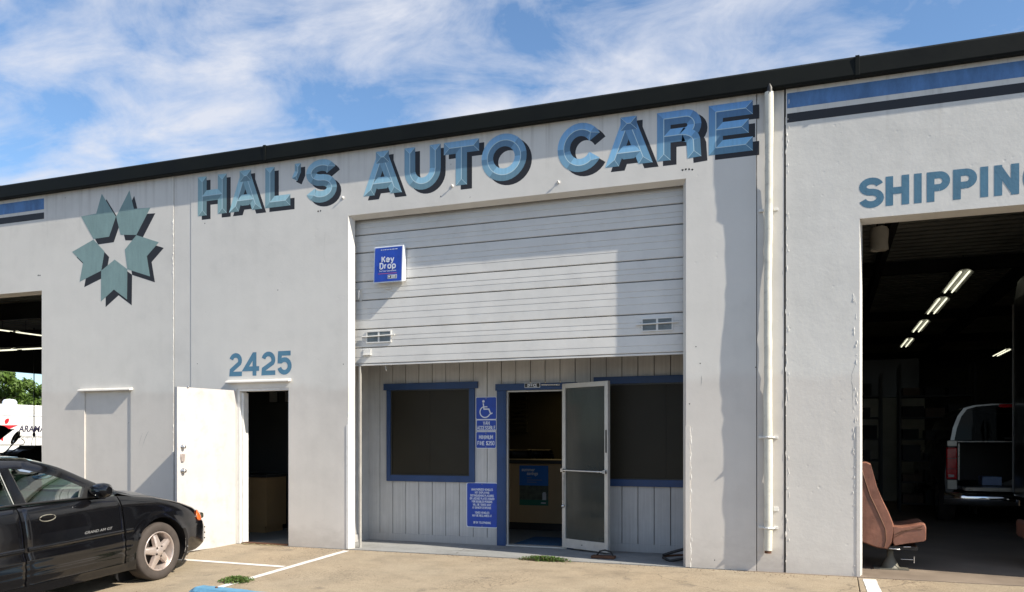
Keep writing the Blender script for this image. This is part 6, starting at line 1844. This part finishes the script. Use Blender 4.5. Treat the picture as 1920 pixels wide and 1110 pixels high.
# hanging pull cord with knob and loop
qx = -23.4
q0_ = pt(63.8, 700, X=qx)
hc = empty('pull_cord', (qx, q0_.y, 4.9), label='thin black cord with a knob and loop hanging in the left bay opening', cat='cord')
zk = pt(63.8, 812, X=qx).z
MB().tube([(qx, q0_.y, 4.95), (qx, q0_.y, zk)], .016, 6).build('cord', M['black_pl'], hc)
MB().lathe((qx, q0_.y, zk - .06), [(.001, .09), (.035, .07), (.045, 0), (.03, -.05), (.001, -.06)], 'z', 10).build('knob', M['navy'], hc)
MB().tube([(qx, q0_.y - .02, zk - .09), (qx, q0_.y - .07, zk - .22), (qx, q0_.y - .10, zk - .45), (qx, q0_.y - .11, .9)], .008, 5).tube([(qx, q0_.y + .02, zk - .09), (qx, q0_.y + .06, zk - .22), (qx, q0_.y + .06, zk - .5), (qx, q0_.y + .05, .9)], .008, 5).build('cord_loop', M['black_pl'], hc)
# house with brown roof behind the truck
hs = empty('house', (-43, 27, -.035), label='house with a brown shingle roof behind the delivery truck', cat='house')
h0_ = pt(47, 761, X=-48.4); h1_ = pt(90, 748, X=-42)
bx('house_wall', M['cream'], hs, -48, -42.4, h0_.y + .3, h0_.y + 14, -.03, 2.95)
m = MB(); m.prism([(-42, h0_.y, 2.9), (-45.2, h0_.y + .0, h1_.z + .7), (-48.4, h0_.y, 2.9), (-45.2, h0_.y, 2.95)], (0, 14.5, 0)); m.build('roof', M['roof_tile'], hs)
for i in range(3): bx('window', M['glass_dark'], hs, -42.41, -42.38, h0_.y + 2 + i * 3.5, h0_.y + 3.2 + i * 3.5, 1.0, 2.1)
# trees
def tree(x, y, h, r, label, seed, n=2600, ls=.16, base=-.035):
    rnd = random.Random(seed)
    o = empty('tree', (x, y, base), label=label, cat='tree')
    m = MB(); m.tube([(0, 0, 0), (.05, .05, h * .25), (-.05, .1, h * .5), (0, 0, h * .75)], [r * .07, r * .055, r * .04, r * .015], 8)
    tips = []
    for k in range(9):
        a = rnd.uniform(0, 6.28); z0_ = h * rnd.uniform(.28, .6); rr = r * rnd.uniform(.5, .85); z1_ = z0_ + h * rnd.uniform(.12, .3)
        m.tube([(0, 0, z0_), (rr * .5 * math.cos(a), rr * .5 * math.sin(a), (z0_ + z1_) / 2 + .2), (rr * math.cos(a), rr * math.sin(a), z1_)], [r * .03, r * .02, r * .008], 6)
        tips.append((rr * math.cos(a), rr * math.sin(a), z1_))
    m.build('trunk', M['bark'], o, local=True)
    cl_ = []
    for k in range(34):
        a = rnd.uniform(0, 6.28); v = rnd.uniform(-.9, 1); w = math.sqrt(max(0.05, 1 - v * v)) * rnd.uniform(.45, 1.0)
        cl_.append((r * w * math.cos(a) * .9, r * w * math.sin(a) * .9, h * .62 + v * h * .36, r * rnd.uniform(.18, .36)))
    m = MB()
    for _ in range(n):
        c = rnd.choice(cl_)
        d = Vector((rnd.gauss(0, 1), rnd.gauss(0, 1), rnd.gauss(0, 1))).normalized() * (c[3] * rnd.uniform(.55, 1.08))
        p = Vector(c[:3]) + d
        if p.z < h * .15: continue
        nrm = (d.normalized() + Vector((rnd.uniform(-.7, .7), rnd.uniform(-.7, .7), rnd.uniform(-.3, .9)))).normalized()
        t1 = nrm.cross(Vector((rnd.uniform(-1, 1), rnd.uniform(-1, 1), .2))).normalized(); t2 = nrm.cross(t1)
        s_ = ls * rnd.uniform(.6, 1.3)
        m.add([p - t1 * s_, p + t2 * s_ * .6, p + t1 * s_, p - t2 * s_ * .6 + nrm * .1 * s_], [(0, 1, 2, 3)])
    m.build('crown', M['leaf'], o, local=True)
def tree_at(px, pytop, X, r, label, seed, **k):
    p = pt(px, pytop, X=X); tree(X, p.y, p.z + .035, r, label, seed, **k)
tree_at(-4, 688, -112, 3.6, 'broad tree with dark trunk at the left edge of the left bay opening', 1, n=6500, ls=.30)
tree_at(20, 727, -125, 2.7, 'low round yellow-green tree in the middle of the left bay opening', 2, n=4200, ls=.28)
tree_at(52, 716, -118, 2.9, 'bright green tree beside the wall edge behind the brown roof', 3, n=5600, ls=.28)
tree_at(78, 726, -115, 2.6, 'green tree mostly hidden by the wall edge of the left bay', 4, n=3600, ls=.28)
tree_at(4, 744, -135, 4.0, 'distant low tree right behind the delivery truck roof', 5, n=3600, ls=.34)
tree_at(36, 742, -140, 4.2, 'distant low tree behind the bright green tree', 6, n=3600, ls=.34)
# roof of the neighbouring unit just showing over the left end
nb = empty('neighbouring_roof', (-40, 12, 5), label='cream roof end of a building showing above the left end of the dark roof edge', cat='building')
q = pt(0, 347.5, Y=6.0); q2 = pt(12, 352, Y=6.0)
MB().prism([(q.x - 6, 6.0, 5.0), (q2.x, 6.0, 5.0), (q2.x, 6.0, q2.z), (q.x + .02, 6.0, q.z), (q.x - 6, 6.0, q.z + .4)], (0, 4, 0)).build('roof_monitor', M['cream'], nb)
